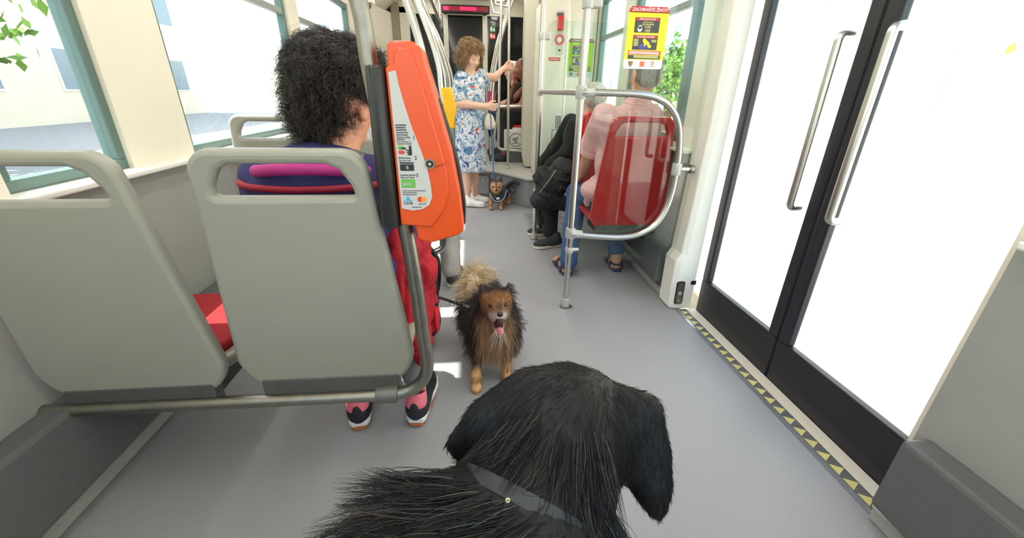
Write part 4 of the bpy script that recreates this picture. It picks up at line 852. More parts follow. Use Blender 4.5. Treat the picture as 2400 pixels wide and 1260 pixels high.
fo = empty('pink_sign', AY(1157, 230, 5.5), 'pink red panel with pale swirl print on a thin post behind the standing woman', 'sign')
a, b_ = AY(1142, 242, 5.6), AY(1160, 214, 5.6); MB().loft([[(a[0], 5.6, a[2]), (b_[0], 5.6, a[2]), (b_[0], 5.66, a[2]), (a[0], 5.66, a[2])], [(a[0]+.015, 5.605, b_[2]), (b_[0]+.02, 5.605, b_[2]), (b_[0]+.02, 5.64, b_[2]), (a[0]+.015, 5.64, b_[2])]]).build('sheet', mat('folder_pink', srgb(190, 62, 92), .5, var=.1), fo)
flat('print_curl', [circ(0, 0, .025, 16), circ(.004, 0, .017, 16), circ(.03, -.03, .018, 14), circ(.03, -.03, .011, 14)], .001, frame((.5*(a[0]+b_[0])+.01, 5.6, a[2]+.06), (1, 0, 0), (0, 0, 1)), mat('folder_print', srgb(226, 150, 165), .6), fo)
tube('stand', [(.5*(a[0]+b_[0]), 5.63, .327), (.5*(a[0]+b_[0]), 5.63, a[2]+.01)], .008, steel, fo)
# ------------------------------------------------------------------ curly black haired passenger in the grey seat
hm2 = attr_mat('hair_black', .4, .5)
cw = empty('person', (-.43, 1.25, .46), 'seated passenger with curly black hair in navy and magenta top seen from behind', 'person')
hc = AY(796, 248, 1.29); R2 = nrm([.3, 1, -.05]); hp_, hq = head_prims(hc, R2, (0, 0, 1), 1.0)
hipz = .55
P = hp_+[cap((-.385, 1.23, .95), hc+np.array([.005, -.01, -.05]), .058, .053), ell((-.43, 1.2, .82), (.17, .1, .18)), cap((-.52, 1.17, .55), (-.54, 1.44, .53), .075, .06), cap((-.34, 1.17, .55), (-.28, 1.44, .53), .075, .06), cap((-.54, 1.44, .53), (-.43, 1.26, .1), .055, .036), cap((-.28, 1.44, .53), (-.228, 1.27, .1), .055, .036)]
P += [cap((-.26, 1.22, .9), (-.235, 1.3, .68), .045, .04), cap((-.235, 1.3, .68), (-.27, 1.40, .64), .04, .026)]+hand_prims((-.27, 1.40, .64), (-.4, .6, -.1), (0, 0, -1), .95, .5, -1)
P += [cap((-.6, 1.22, .9), (-.62, 1.3, .68), .045, .04), cap((-.62, 1.3, .68), (-.56, 1.40, .64), .04, .026)]+hand_prims((-.56, 1.40, .64), (.4, .6, -.1), (0, 0, -1), .95, .5, 1)
org('body', P, .0095, skin('skin_tan', srgb(218, 156, 126)), cw, k=.02)
eyes(hq, 1, cw)
navy = mat('top_navy', srgb(44, 42, 96), .8, var=.15, scale=25); mag = mat('trim_magenta', srgb(176, 44, 130), .7, var=.1); redc_ = mat('fleece_red', srgb(172, 22, 38), .85, var=.12, scale=18, bump=.3)
top = org('top', [ell((-.43, 1.2, .84), (.2, .12, .18)), ell((-.43, 1.21, .64), (.19, .13, .18)), cap((-.27, 1.22, .92), (-.232, 1.3, .69), .06, .055), cap((-.232, 1.3, .69), (-.265, 1.38, .645), .055, .045), cap((-.59, 1.22, .92), (-.62, 1.3, .69), .06, .055), cap((-.62, 1.3, .69), (-.57, 1.38, .645), .055, .045)], .009, navy, cw, k=.04, fold=(.006, 16, 4))
tube('collar_trim', [(-.43+.15*math.cos(a), 1.195+.115*math.sin(a), .955-.01*math.cos(2*a)) for a in np.linspace(0, 2*math.pi, 28)], .016, mag, cw, 10)
tube('yoke_trim', [(-.43+.2*math.cos(a), 1.195+.125*math.sin(a), .915) for a in np.linspace(0, 2*math.pi, 28)], .009, mat('trim_crimson', srgb(150, 20, 50), .7), cw, 8)
org('scarf', [ell((-.39, 1.19, .975), (.085, .075, .028)), ell((-.335, 1.21, .965), (.05, .06, .028)), ell((-.45, 1.2, .965), (.05, .06, .028))], .007, mat('scarf_print', srgb(112, 106, 104), .8, var=.75, scale=40), cw, k=.02)
org('trousers', [cap((-.52, 1.17, .55), (-.54, 1.44, .535), .088, .07), cap((-.34, 1.17, .55), (-.28, 1.44, .535), .088, .07), cap((-.54, 1.44, .53), (-.435, 1.28, .16), .066, .05), cap((-.28, 1.44, .53), (-.232, 1.29, .16), .066, .05), ell((-.43, 1.15, .55), (.19, .12, .09))], .01, mat('leggings_grey', srgb(118, 116, 118), .85, var=.35, scale=14), cw, k=.03)
sneak = mat('sneaker_black', srgb(30, 31, 40), .55); spink = mat('sneaker_pink', srgb(238, 118, 132), .55); swht = mat('sneaker_white_sole', srgb(236, 234, 236), .5); gum = mat('sneaker_gum', srgb(176, 104, 56), .55)
for hx, tx in ((-.432, -.47), (-.228, -.2)):
    he = np.array([hx, 1.185, 0]); to = np.array([tx, 1.455, 0]); s_ = shoe('sneaker', he+(0, 0, .012), to+(0, 0, .012), cw, sneak, swht, .088, .045)
    d = nrm(to-he); q = lambda t, x, z: he+d*t+np.cross(d, (0, 0, 1))*x+np.array([0, 0, z])
    loop = lambda g, w: [q(t*.275-.006*g, x*w, 0) for t, x in ((.0, -.02), (-.01, 0), (0, .02), (.06, .034), (.2, .038), (.6, .044), (.9, .036), (1, .015), (1, -.015), (.9, -.036), (.6, -.044), (.2, -.038), (.06, -.034))]
    MB().loft([[p+np.array([0, 0, .002]) for p in loop(1, .95)], [p+np.array([0, 0, .014]) for p in loop(1, 1.02)]]).build('gum_sole', gum, s_, bevel=.003)
    V, Q = organic([cap(he+d*.034+(0, 0, .088), he+d*.045+(0, 0, .112), .0395, .0375, k=.01), cap(he+d*.05+(0, 0, .13), he+d*.05+(0, 0, .15), .031, .03, sub=True, k=.006)], .005, .01)
    link('heel_collar', np_mesh('heel_collar', V, Q), spink, s_)
    org('heel_tab', [ell(he-d*.0+(0, 0, .075), (.018, .012, .034), rot(d))], .004, sneak, s_)
# hair: dense curls, clipped up
H_, HV, HQ = org('hair', [ell(hc+np.array([-.015, -.02, .085]), (.092, .10, .085)), ell(hc+np.array([-.045, -.05, .01]), (.066, .058, .07)), ell(hc+np.array([.045, .02, .11]), (.066, .07, .052)), ell(hc+np.array([-.055, -.055, -.045]), (.05, .045, .04))], .008, hm2, cw, k=.03, colf=lambda V: np.tile(srgb(30, 26, 26), (len(V), 1)), keep=True)
P_, N_ = scatter(HV, HQ, 5500, pick=lambda p, nn: np.where(p[:, 1] < 1.36, 1., .3)*np.where((p[:, 0] > hc[0]+.03) & (p[:, 2] < hc[2]+.035), 0., 1.)); cc = np.array(srgb(58, 50, 46))*(.3+1.1*rng.random((5500, 1))**1.5)
strands('curls', P_, N_*.55+np.array([.05, 0, -.1]), .025+.035*rng.random(5500), cc, hm2, cw, bend=np.array([0, 0, -.5]), r=.0012, seg=11, curl=.010, turns=1.8, clump=900, camt=.7)
P_, N_ = scatter(HV, HQ, 420, pick=lambda p, nn: np.where((p[:, 2] > hc[2]+.05) & (nn[:, 2] > -.2), 1., 0.)); strands('loose_curls', P_, N_*.8+np.array([.15, 0, .1]), .045+.04*rng.random(420), np.tile(np.array(srgb(40, 34, 32)), (420, 1)), hm2, cw, bend=np.array([.1, 0, -.5]), r=.0008, seg=18, curl=.014, turns=1.7)
# red fleece hanging from the lap over the thigh on the aisle side
rf = empty('red_jacket', (-.19, 1.4, .5), 'red fleece jacket hanging from the lap of the curly haired passenger', 'jacket')
FP = [(-.235, 1.25, .70), (-.2, 1.38, .66), (-.21, 1.50, .62)]
prm = []
for i, (x, y, zt, zb) in enumerate(((-.245, 1.22, .74, .42), (-.215, 1.26, .73, .36), (-.19, 1.31, .70, .40), (-.185, 1.36, .68, .33), (-.2, 1.41, .66, .38))):
    prm += [cap((x, y, zt), (x+.005+.012*math.sin(i*2.1), y+.01, zb), .032, .038, k=.022)]
prm += [ell((-.25, 1.32, .68), (.1, .13, .05)), cap((-.2, 1.22, .35), (-.195, 1.25, .27), .045, .032), cap((-.175, 1.37, .42), (-.168, 1.4, .30), .035, .03), ell((-.165, 1.31, .58), (.035, .05, .06))]
org('fleece', prm, .006, redc_, rf, k=.02, fold=(.013, 24, 3, (1, 1.4, .5)))
org('pocket', [ell((-.145, 1.37, .36), (.012, .04, .07))], .006, mat('fleece_red_bright', srgb(214, 40, 52), .8), rf)
tube('drawcord', spline([(-.232, 1.2, .62), (-.222, 1.21, .52), (-.2, 1.23, .45), (-.225, 1.22, .38)], 6), .005, mag, rf, 8)
tube('zip_pull', [(-.14, 1.35, .42), (-.14, 1.4, .415)], .007, black_rub, rf, 8)
# black backpack on the floor ahead of the red jacket
bk = empty('backpack', (-.26, 1.85, 0), 'black and white backpack standing in the aisle behind the orange machine', 'backpack')
org('pack', [ell((-.285, 1.74, .3), (.12, .1, .22)), ell((-.285, 1.75, .12), (.12, .1, .11))], .01, mat('pack_black', srgb(34, 35, 42), .8, var=.15), bk, k=.05)
org('white_panel', [ell((-.235, 1.65, .38), (.035, .02, .09))], .007, mat('pack_white', srgb(232, 230, 228), .7), bk)
tube('strap', spline([(-.2, 1.76, .5), (-.165, 1.78, .42), (-.17, 1.78, .3), (-.2, 1.76, .2)], 6), .011, black_rub, bk, 8)
# ------------------------------------------------------------------ passenger in light trousers behind the ticket machine
gp = empty('person', (-.3, 2.25, .46), 'seated passenger in light grey trousers and patterned shirt hidden by the orange machine', 'person')
hc = np.array([-.33, 2.36, 1.19]); hp_, hq = head_prims(hc, nrm([.25, 1, -.1]))
sh, el, wr = np.array([-.2, 2.36, .98]), np.array([-.125, 2.4, .74]), np.array([-.15, 2.55, .60])
P = hp_+[cap((-.33, 2.34, 1.0), hc-(0, 0, .06), .055, .05), ell((-.34, 2.34, .8), (.15, .1, .2)), cap(sh, el, .05, .043), cap(el, wr, .042, .028)]+hand_prims(wr, (-.05, .6, -.45), (-.3, 0, -1), 1, .5, -1)
P += [cap((-.48, 2.36, .98), (-.52, 2.4, .74), .05, .043), cap((-.52, 2.4, .74), (-.46, 2.55, .6), .042, .028)]+hand_prims((-.46, 2.55, .6), (.05, .6, -.45), (.3, 0, -1), 1, .5, 1)
P += [cap((-.25, 2.4, .53), (-.15, 2.6, .5), .07, .06), cap((-.15, 2.6, .5), (-.135, 2.43, .08), .05, .036), cap((-.45, 2.4, .53), (-.45, 2.6, .5), .07, .06), cap((-.45, 2.6, .5), (-.45, 2.55, .08), .05, .036)]
org('body', P, .011, skin('skin_fair2', srgb(222, 172, 148)), gp, k=.02); eyes(hq, 1, gp)
org('hair', [ell(hc+np.array([0, -.02, .05]), (.085, .1, .075))], .008, mat('hair_grey_brown', srgb(120, 104, 92), .6, var=.3, scale=60, bump=.5), gp)
org('shirt', [ell((-.34, 2.34, .84), (.18, .12, .18)), ell((-.34, 2.35, .64), (.17, .13, .16)), cap(sh, el+np.array([0, 0, .02]), .063, .06), cap((-.48, 2.36, .98), (-.52, 2.4, .76), .063, .06), cap(el, el*.45+wr*.55, .058, .05)], .009, mat('shirt_print', srgb(196, 190, 192), .8, var=.3, scale=26), gp, k=.04)
tr = mat('trousers_light', srgb(178, 172, 166), .85, var=.06, scale=14, bump=.2)
org('trousers', [cap((-.25, 2.4, .53), (-.15, 2.6, .505), .085, .076), cap((-.15, 2.6, .5), (-.145, 2.42, .1), .07, .062), cap((-.45, 2.4, .53), (-.45, 2.6, .505), .085, .076), cap((-.45, 2.6, .5), (-.45, 2.55, .1), .07, .06), ell((-.35, 2.37, .53), (.17, .12, .09))], .009, tr, gp, k=.03, fold=(.006, 15, 6))
dsh = mat('shoe_dark', srgb(52, 50, 50), .5); dso = mat('shoe_sole_white', srgb(216, 212, 204), .6)
shoe('shoe', (-.14, 2.36, 0), (-.1, 2.63, 0), gp, dsh, dso); shoe('shoe', (-.45, 2.48, 0), (-.45, 2.75, 0), gp, dsh, dso)
# ------------------------------------------------------------------ man in the pink shirt on the red seat
pm = empty('person', (.95, 2.55, .46), 'seated man in pink shirt and blue jeans with sandals, back to the viewer', 'person')
hc = AY(1514, 172, 2.53); hp_, hq = head_prims(hc, nrm([-.25, 1, -.1]))
sL_, sR_ = np.array([.80, 2.53, 1.02]), np.array([1.08, 2.5, 1.03]); eL_ = AY(1383, 352, 2.66); wL_ = AY(1362, 405, 2.78); kL_ = AY(1352, 452, 2.86); aL_ = AY(1332, 618, 2.52)
P = hp_+[cap((.99, 2.53, 1.04), hc-(0, 0.01, .05), .064, .06), ell((.95, 2.52, .85), (.16, .1, .2)), cap(sL_, eL_, .052, .046), cap(eL_, wL_, .045, .03)]+hand_prims(wL_, nrm(AY(1350, 432, 2.84)-wL_), (.2, .3, -1), 1.05, .35, 1)
P += [cap(sR_, (1.12, 2.62, .78), .052, .045), cap((1.12, 2.62, .78), (1.05, 2.82, .66), .044, .03)]+hand_prims((1.05, 2.82, .66), (-.1, .8, -.2), (0, 0, -1), 1.05, .4, -1)
fL, fR = np.array([.645, 2.49, 0]), np.array([1.01, 2.54, 0])
P += [cap((.88, 2.5, .54), kL_, .075, .06), cap(kL_, aL_, .055, .038), cap((1.03, 2.5, .54), (1.03, 2.88, .52), .075, .06), cap((1.03, 2.88, .52), (1.015, 2.6, .09), .055, .038),
      cap(aL_, fL+(0, .04, .035), .037, .034), cap(fL+(0, .04, .03), fL+(-.02, .24, .028), .034, .028), cap((1.015, 2.6, .09), fR+(0, .04, .035), .037, .034), cap(fR+(0, .04, .03), fR+(.02, .24, .028), .034, .028)]
for f_, dx in ((fL, -.02), (fR, .02)): P += [cap(f_+(dx+t_*.017, .235, .026), f_+(dx+t_*.02, .268-abs(t_)*.008, .02), .011, .009, k=.006) for t_ in (-2, -1, 0, 1, 2)]
org('body', P, .0085, skin('skin_man', srgb(196, 142, 112)), pm, k=.02); eyes(hq, 1, pm)
org('hair', [ell(hc+np.array([0, -.028, .04]), (.082, .09, .085)), ell(hc+np.array([0, -.06, -.03]), (.07, .045, .05))], .008, mat('hair_grey', srgb(136, 128, 120), .6, var=.35, scale=70, bump=.6), pm, k=.02)
pink = mat('shirt_pink', srgb(226, 172, 174), .9, var=.05, scale=30, bump=.15)
org('shirt', [ell((.95, 2.52, .96), (.19, .115, .13)), ell((.95, 2.52, .76), (.18, .125, .2)), ell((.9, 2.54, .58), (.2, .15, .09)), cap(sL_+(0, 0, .01), eL_+(0, 0, .02), .072, .07), cap(sR_, (1.12, 2.61, .80), .07, .066), cap((.86, 2.6, .6), AY(1385, 470, 2.62), .075, .05), cap((.985, 2.51, 1.04), (.99, 2.51, 1.10), .085, .068)], .0085, pink, pm, k=.045, fold=(.005, 34, 8, (1, 1, .55)))
tube('collar', [np.array([.99, 2.515, 1.105])+np.array([.066*math.cos(a), .066*math.sin(a), .012*math.sin(a)]) for a in np.linspace(0, 2*math.pi, 26)], .014, pink, pm, 10)
for a_, b_ in ((sL_, eL_),): tube('cuff', [a_+(b_-a_)*.93, a_+(b_-a_)*1.05], .073, pink, pm, 20)
jean = mat('jeans_blue', srgb(52, 80, 122), .85, var=.15, scale=40)
org('jeans', [cap((.88, 2.5, .54), kL_, .09, .075), cap(kL_, aL_+(0, 0, .02), .072, .058), cap((1.03, 2.5, .54), (1.03, 2.88, .525), .09, .075), cap((1.03, 2.88, .52), (1.015, 2.62, .14), .07, .056), ell((.95, 2.5, .54), (.17, .12, .09))], .0085, jean, pm, k=.03, fold=(.005, 18, 10))
sdm = mat('sandal_navy', srgb(50, 60, 84), .6); 
for f_, dx in ((fL, -.02), (fR, .02)):
    fo_ = [(t, w) for t, w in ((0, .024), (.03, .036), (.12, .036), (.2, .045), (.26, .043), (.29, .022))]
    lp = [f_+np.array([dx*t/.27+w, t-.015, 0]) for t, w in fo_]+[f_+np.array([dx*t/.27-w, t-.015, 0]) for t, w in fo_[::-1]]
    s_ = MB().loft([[p+(0, 0, .002) for p in lp], [p+(0, 0, .022) for p in lp]]).build('sandal', sdm, pm, bevel=.004)
    for yy, hh in ((.06, .075), (.17, .062)): tube('strap', [f_+np.array([dx*yy/.27+.045*math.cos(a), yy-.015, .012+hh*math.sin(a)]) for a in np.linspace(0, math.pi, 14)], .0085, sdm, s_, 8)
    tube('heel_strap', [f_+np.array([.04*math.cos(a), .05-.058*math.sin(a), .055]) for a in np.linspace(0, math.pi, 12)], .008, sdm, s_, 8)
# ------------------------------------------------------------------ passenger in black turned to the aisle, with a black bag
kp = empty('person', (.9, 3.2, .46), 'seated white haired passenger in black clothes turned towards the aisle', 'person')
hc = AY(1388, 233, 3.2); hp_, hq = head_prims(hc, nrm([-.7, .7, -.15]), s=.95)
P = hp_+[cap((.88, 3.2, .98), hc-(0, 0, .05), .05, .048), ell((.86, 3.2, .78), (.13, .14, .2)), cap((.78, 3.12, .93), (.735, 3.13, .73), .046, .04), cap((.735, 3.13, .73), (.62, 3.3, .60), .04, .027), cap((.80, 3.36, .93), (.7, 3.42, .72), .05, .043), cap((.7, 3.42, .72), (.62, 3.4, .60), .04, .027)]
P += hand_prims((.62, 3.3, .60), (-.1, .5, -.3), (0, 0, -1), .95, .5, 1)+hand_prims((.62, 3.4, .60), (-.1, -.4, -.3), (0, 0, -1), .95, .5, -1)
P += [cap((.84, 3.14, .54), (.62, 3.16, .5), .075, .06), cap((.62, 3.16, .5), (.635, 3.12, .09), .05, .036), cap((.84, 3.32, .54), (.6, 3.36, .5), .075, .06), cap((.6, 3.36, .5), (.62, 3.34, .09), .05, .036)]
org('body', P, .011, skin('skin_fair3', srgb(222, 170, 150)), kp, k=.02); eyes(hq, .95, kp)
H_, HV, HQ = org('hair', [ell(hc+np.array([.01, -.015, .035]), (.085, .088, .085)), ell(hc+np.array([.04, -.03, -.03]), (.05, .05, .06))], .008, attr_mat('hair_white', .5, .4), kp, k=.02, colf=lambda V: np.tile(srgb(206, 202, 192), (len(V), 1)), keep=True)
P_, N_ = scatter(HV, HQ, 1500); strands('hair_strands', P_, N_*.4+np.array([0, 0, -.6]), .03, np.array(srgb(216, 212, 204))*(.7+.4*rng.random((1500, 1))), MATS['hair_white'], kp, r=.0012, seg=4, curl=.003)
blk = mat('cloth_black', srgb(24, 25, 28), .85, var=.2, scale=30, bump=.2)
org('jacket', [ell((.86, 3.2, .84), (.15, .17, .17)), ell((.86, 3.2, .66), (.15, .16, .17)), cap((.78, 3.12, .94), (.735, 3.13, .74), .062, .056), cap((.735, 3.13, .74), (.63, 3.27, .62), .055, .05), cap((.80, 3.36, .94), (.7, 3.42, .73), .068, .06), cap((.7, 3.42, .73), (.6, 3.4, .63), .06, .05)], .009, blk, kp, k=.04)
org('trousers', [cap((.84, 3.14, .54), (.62, 3.16, .5), .09, .075), cap((.62, 3.16, .5), (.63, 3.13, .12), .075, .062), cap((.84, 3.32, .54), (.6, 3.36, .5), .09, .075), cap((.6, 3.36, .5), (.62, 3.35, .12), .075, .06), ell((.86, 3.22, .54), (.13, .18, .09))], .009, mat('trousers_black', srgb(30, 32, 32), .85, var=.15), kp, k=.03)
ksh = mat('shoe_black_mesh', srgb(44, 46, 46), .7, var=.15, scale=120); kso = mat('shoe_sole_cream', srgb(214, 202, 178), .6)
shoe('shoe', (.71, 3.09, 0), (.45+.035, 3.03, 0), kp, ksh, kso, .09, .046); shoe('shoe', (.72, 3.36, 0), (.48, 3.37, 0), kp, ksh, kso, .09, .046)
bb = empty('black_bag', (.6, 3.15, .5), 'black fabric bag with zip hanging over the knees of the passenger in black', 'bag')
c = AY(1300, 435, 3.05)
org('bag_body', [ell(AY(1318, 400, 3.05), (.09, .1, .1)), ell(AY(1295, 430, 3.04), (.12, .1, .11)), ell(AY(1275, 462, 3.03), (.085, .09, .09)), cap(AY(1258, 472, 3.0), AY(1325, 476, 3.02), .05, .055), cap(AY(1270, 405, 3.04), AY(1262, 415, 3.04), .05, .04)], .008, mat('bag_black', srgb(26, 27, 29), .75, var=.25, scale=22, bump=.4), bb, k=.04, fold=(.013, 26, 9))
tube('zip', spline([AY(1303, 398, 2.935), AY(1285, 425, 2.925), AY(1264, 452, 2.93)], 6), .0035, steel_dull, bb, 8)
tube('strap', spline([AY(1264, 485, 2.98), AY(1264, 505, 2.98), AY(1270, 525, 2.99), AY(1273, 505, 3.0)], 6), .009, blk, bb, 8)
# ------------------------------------------------------------------ two far passengers on the platform bench
def far_person(Y, hx, hz_, skc, hairc, lab, fwd, white=False, arms=None):
    e = empty('person', (.8, Y, .77), lab, 'person'); hc = np.array([hx, Y, hz_]); hp_, hq = head_prims(hc, nrm(fwd))
    P = hp_+[cap((hx+.05, Y, hz_-.2), hc-np.array([-.01, 0, .06]), .05, .048), ell((hx+.1, Y, hz_-.36), (.1, .15, .2)), cap((.85, Y-.09, .88), (.48, Y-.1, .86), .08, .06), cap((.85, Y+.09, .88), (.48, Y+.1, .86), .08, .06), cap((.48, Y-.1, .86), (.44, Y-.1, .42), .055, .038), cap((.48, Y+.1, .86), (.44, Y+.1, .42), .055, .038)]
    s1, s2 = np.array([hx+.08, Y-.16, hz_-.2]), np.array([hx+.08, Y+.16, hz_-.2])
    e1, w1 = arms[0]; e2, w2 = arms[1]; P += [cap(s1, e1, .046, .04), cap(e1, w1, .038, .026), cap(s2, e2, .046, .04), cap(e2, w2, .038, .026)]
    P += hand_prims(w1, nrm(np.array(w1)-e1), (0, 0, -1), .95, .5, 1)+hand_prims(w2, nrm(np.array(w2)-e2), (-.6, 0, .2), .95, .6, -1)
    org('body', P, .011, skc, e, k=.02); eyes(hq, 1, e)
    org('hair', [ell(hc+np.array([.025, 0, .04]), (.088, .082, .082)), ell(hc+np.array([.07, 0, .0]), (.045, .065, .07))], .008, hairc, e, k=.02)
    org('dress', [ell((hx+.1, Y, hz_-.36), (.115, .17, .17)), ell((hx+.13, Y, hz_-.52), (.13, .17, .15)), cap((.85, Y-.09, .88), (.48, Y-.1, .865), .1, .08), cap((.85, Y+.09, .88), (.48, Y+.1, .865), .1, .08), cap((.48, Y-.1, .86), (.45, Y-.1, .55), .08, .09), cap((.48, Y+.1, .86), (.45, Y+.1, .55), .08, .09)]+([] if not white else [cap(s1, e1, .06, .055), cap(s2, e2, .06, .055)]), .013, blk, e, k=.04)
    shoe('shoe', (.47, Y-.1, .326), (.24, Y-.1, .326), e, ksh, black_rub); shoe('shoe', (.47, Y+.1, .326), (.24, Y+.1, .326), e, ksh, black_rub)
h1 = AY(1224, 160, 5.5)
far_person(5.5, h1[0], h1[2], skin('skin_dark', srgb(140, 86, 66)), mat('hair_dark_far', srgb(28, 24, 24), .5), 'seated woman with dark hair in a black dress facing the aisle on the platform', (-1, -.1, -.12),
           arms=(((h1[0]-.03, 5.3, 1.0), (h1[0]-.23, 5.34, .98)), ((h1[0]-.16, 5.62, 1.0), (h1[0]-.1, 5.52, 1.22))))
h2 = AY(1199, 166, 6.05)
far_person(6.05, h2[0], h2[2], skin('skin_far', srgb(214, 160, 134)), mat('hair_white_far', srgb(222, 220, 214), .6, var=.2, scale=60, bump=.4), 'white haired passenger in black top seated farthest beside the cab', (-.9, -.45, -.15), white=True,
           arms=(((h2[0]+.02, 5.85, 1.05), (h2[0]-.18, 5.9, .98)), ((h2[0]+.02, 6.25, 1.05), (h2[0]-.2, 6.2, .98))))
# ================================================================== dogs
def dog_leg(top, knee, hock, paw, r, P):
    P += [cap(top, knee, r[0], r[1]), cap(knee, hock, r[1], r[2]), cap(hock, paw, r[2], r[2]*.95), ell(np.array(paw)+np.array([0, -.012, -.002]), (r[2]*1.25, r[2]*1.7, r[2]*.9))]
fur_m = attr_mat('dog_fur', .6, .25, var=.1); mix = lambda a, b_, t: a+(b_-a)*np.clip(t, 0, 1)[:, None]
# ------------------------------------------------------------------ the fluffy brown and black dog with open mouth
pd = empty('dog', (.06, 1.5, 0), 'small fluffy black and tan dog standing in the aisle with its mouth wide open', 'dog')
hc = AY(1163, 712, 1.40); hf = nrm([.10, -1, .14]); R3 = rot(hf); q3 = lambda x, y, z: hc+R3@np.array([x, y, z])
P = [ell(hc, (.056, .054, .052)), cap(q3(0, .03, -.008), q3(0, .074, -.016), .03, .019), ell(q3(0, .03, -.03), (.04, .035, .03), R3), cap(q3(0, .022, -.05), q3(0, .052, -.098), .027, .017, k=.008), cap(q3(.044, -.012, .03), q3(.056, -.018, .072), .022, .007), cap(q3(-.044, -.012, .03), q3(-.056, -.018, .072), .022, .007)]
P += [ell(q3(0, .078, -.06), (.0195, .03, .034), R3@np.array([[1, 0, 0], [0, .8, -.6], [0, .6, .8]]), sub=True, k=.006)]
chest, hip = np.array([.075, 1.49, .235]), np.array([.04, 1.74, .235])
P += [cap(hc+np.array([0, .04, -.03]), chest+np.array([0, 0, .02]), .065, .10), cap(chest, hip, .105, .095), ell(chest+np.array([0, -.03, -.03]), (.09, .07, .09))]
pw1, pw2 = AY(1116, 908, 1.375)*(1, 1, 0)+(0, 0, .016), AY(1188, 880, 1.44)*(1, 1, 0)+(0, 0, .016)
dog_leg((.02, 1.47, .2), (.01, 1.455, .14), (pw1[0], pw1[1]+.012, .06), pw1, (.034, .022, .0145), P); dog_leg((.135, 1.48, .2), (.138, 1.475, .14), (pw2[0], pw2[1]+.012, .06), pw2, (.034, .022, .0145), P)
dog_leg((-.015, 1.72, .2), (-.025, 1.70, .13), (-.03, 1.75, .06), (-.03, 1.73, .016), (.055, .035, .017), P); dog_leg((.095, 1.74, .2), (.1, 1.72, .13), (.105, 1.77, .06), (.105, 1.75, .016), (.055, .035, .017), P)
tl = [np.array(v) for v in ((.04, 1.80, .26), (.03, 1.82, .32), (.02, 1.79, .36), (.0, 1.73, .345), (-.02, 1.68, .31))]
P += [cap(a, b_, .026, .022) for a, b_ in zip(tl, tl[1:])]
tan_, dk, gy, cr_, brn = (np.array(srgb(*c)) for c in ((178, 144, 110), (62, 55, 55), (204, 192, 178), (212, 190, 158), (146, 104, 66)))
def pomcol(V):
    c = np.tile(dk, (len(V), 1)); L = (V-hc)@R3
    front = V[:, 1]-.0*V[:, 0]
    c = mix(c, tan_, (1.475-V[:, 1])/.05*np.clip((.36-V[:, 2])/.05, 0, 1)*np.clip(1.15-np.abs(V[:, 0]-.085)/.075, 0, 1)*1.6)      # chest bib
    c = mix(c, np.array(srgb(206, 160, 112)), (.105-V[:, 2])/.03)                                                                   # legs
    tailm = np.min([np.linalg.norm(V-p, axis=1) for p in tl[1:]], axis=0); c = mix(c, cr_, (.075-tailm)/.025)
    hm_ = np.clip((.085-np.linalg.norm(V-hc, axis=1))/.02, 0, 1)*np.clip((L[:, 1]+.005)/.02, 0, 1)
    c = mix(c, brn, hm_*np.clip((L[:, 2]+.03)/.03, 0, 1)); c = mix(c, np.array(srgb(120, 92, 72)), hm_*np.clip((.012-L[:, 2])/.03, 0, 1)*.8)
    mz = np.clip((L[:, 1]-.045)/.015, 0, 1)*np.clip((.075-np.abs(L[:, 0]))/.05, 0, 1); c = mix(c, gy, mz*np.clip((.0-L[:, 2])/.02, 0, 1))
    c = mix(c, np.array(srgb(92, 70, 56)), mz*np.clip((L[:, 2]+.004)/.01, 0, 1)*np.clip((.014-np.abs(L[:, 0]))/.006, 0, 1))
    return c
bo, V3, Q3 = org('body', P, .005, fur_m, pd, k=.025, colf=pomcol, keep=True)
def hairs(n, V, Q, pick, flow, length, colf, name, mat_, parent, r, **k):
    P_, N_ = scatter(V, Q, n, pick); D0 = flow(P_, N_); L_ = length(P_)*(.6+.6*rng.random(n)); c = colf(P_)*(.65+.6*rng.random((n, 1)))
    return strands(name, P_, D0, L_, c, mat_, parent, r=r, **k)
headd = lambda p: np.linalg.norm(p-hc, axis=1); locy = lambda p: ((p-hc)@R3)[:, 1]
taild = lambda p: np.min([np.linalg.norm(p-t, axis=1) for t in tl[1:]], axis=0)
isface = lambda p: (headd(p) < .1) & (locy(p) > .0)
def flow(p, nn):
    d = nn*.55+np.array([0, .25, -.45]); t = taild(p) < .05; d[t] = nn[t]*.9+np.array([0, -.25, .05])
    ch = (p[:, 1] < 1.47) & (p[:, 2] < .34); d[ch] = nn[ch]*.45+np.array([0, -.05, -.75]); lg = p[:, 2] < .13; d[lg] = nn[lg]*.3+np.array([0, .1, -.9])
    return d
def leng(p):
    L = np.full(len(p), .055); L[p[:, 2] < .13] = .022; L[p[:, 2] < .05] = .011; L[taild(p) < .05] = .085; m_ = (headd(p) < .11) & (locy(p) < .0); L[m_] = .045; return L
hairs(15500, V3, Q3, lambda p, nn: np.where(isface(p), 0, np.where(p[:, 2] < .12, 2.2, 1.)), flow, leng, pomcol, 'coat', fur_m, pd, .0009, bend=np.array([0, .05, -.35]), seg=4, clump=1500)
hairs(6000, V3, Q3, lambda p, nn: np.where(isface(p) & (((p-hc)@R3)[:, 1] < .07), 1., 0) , lambda p, nn: nn*.35+R3@np.array([0, -.7, .1])+np.array([0, 0, -.1]), lambda p: np.full(len(p), .014), pomcol, 'face_fur', fur_m, pd, .0006, seg=3)
dgl = mat('dog_nose_black', srgb(18, 17, 18), .25)
org('nose', [ell(q3(0, .092, -.008), (.0115, .009, .009), R3)], .0025, dgl, pd)
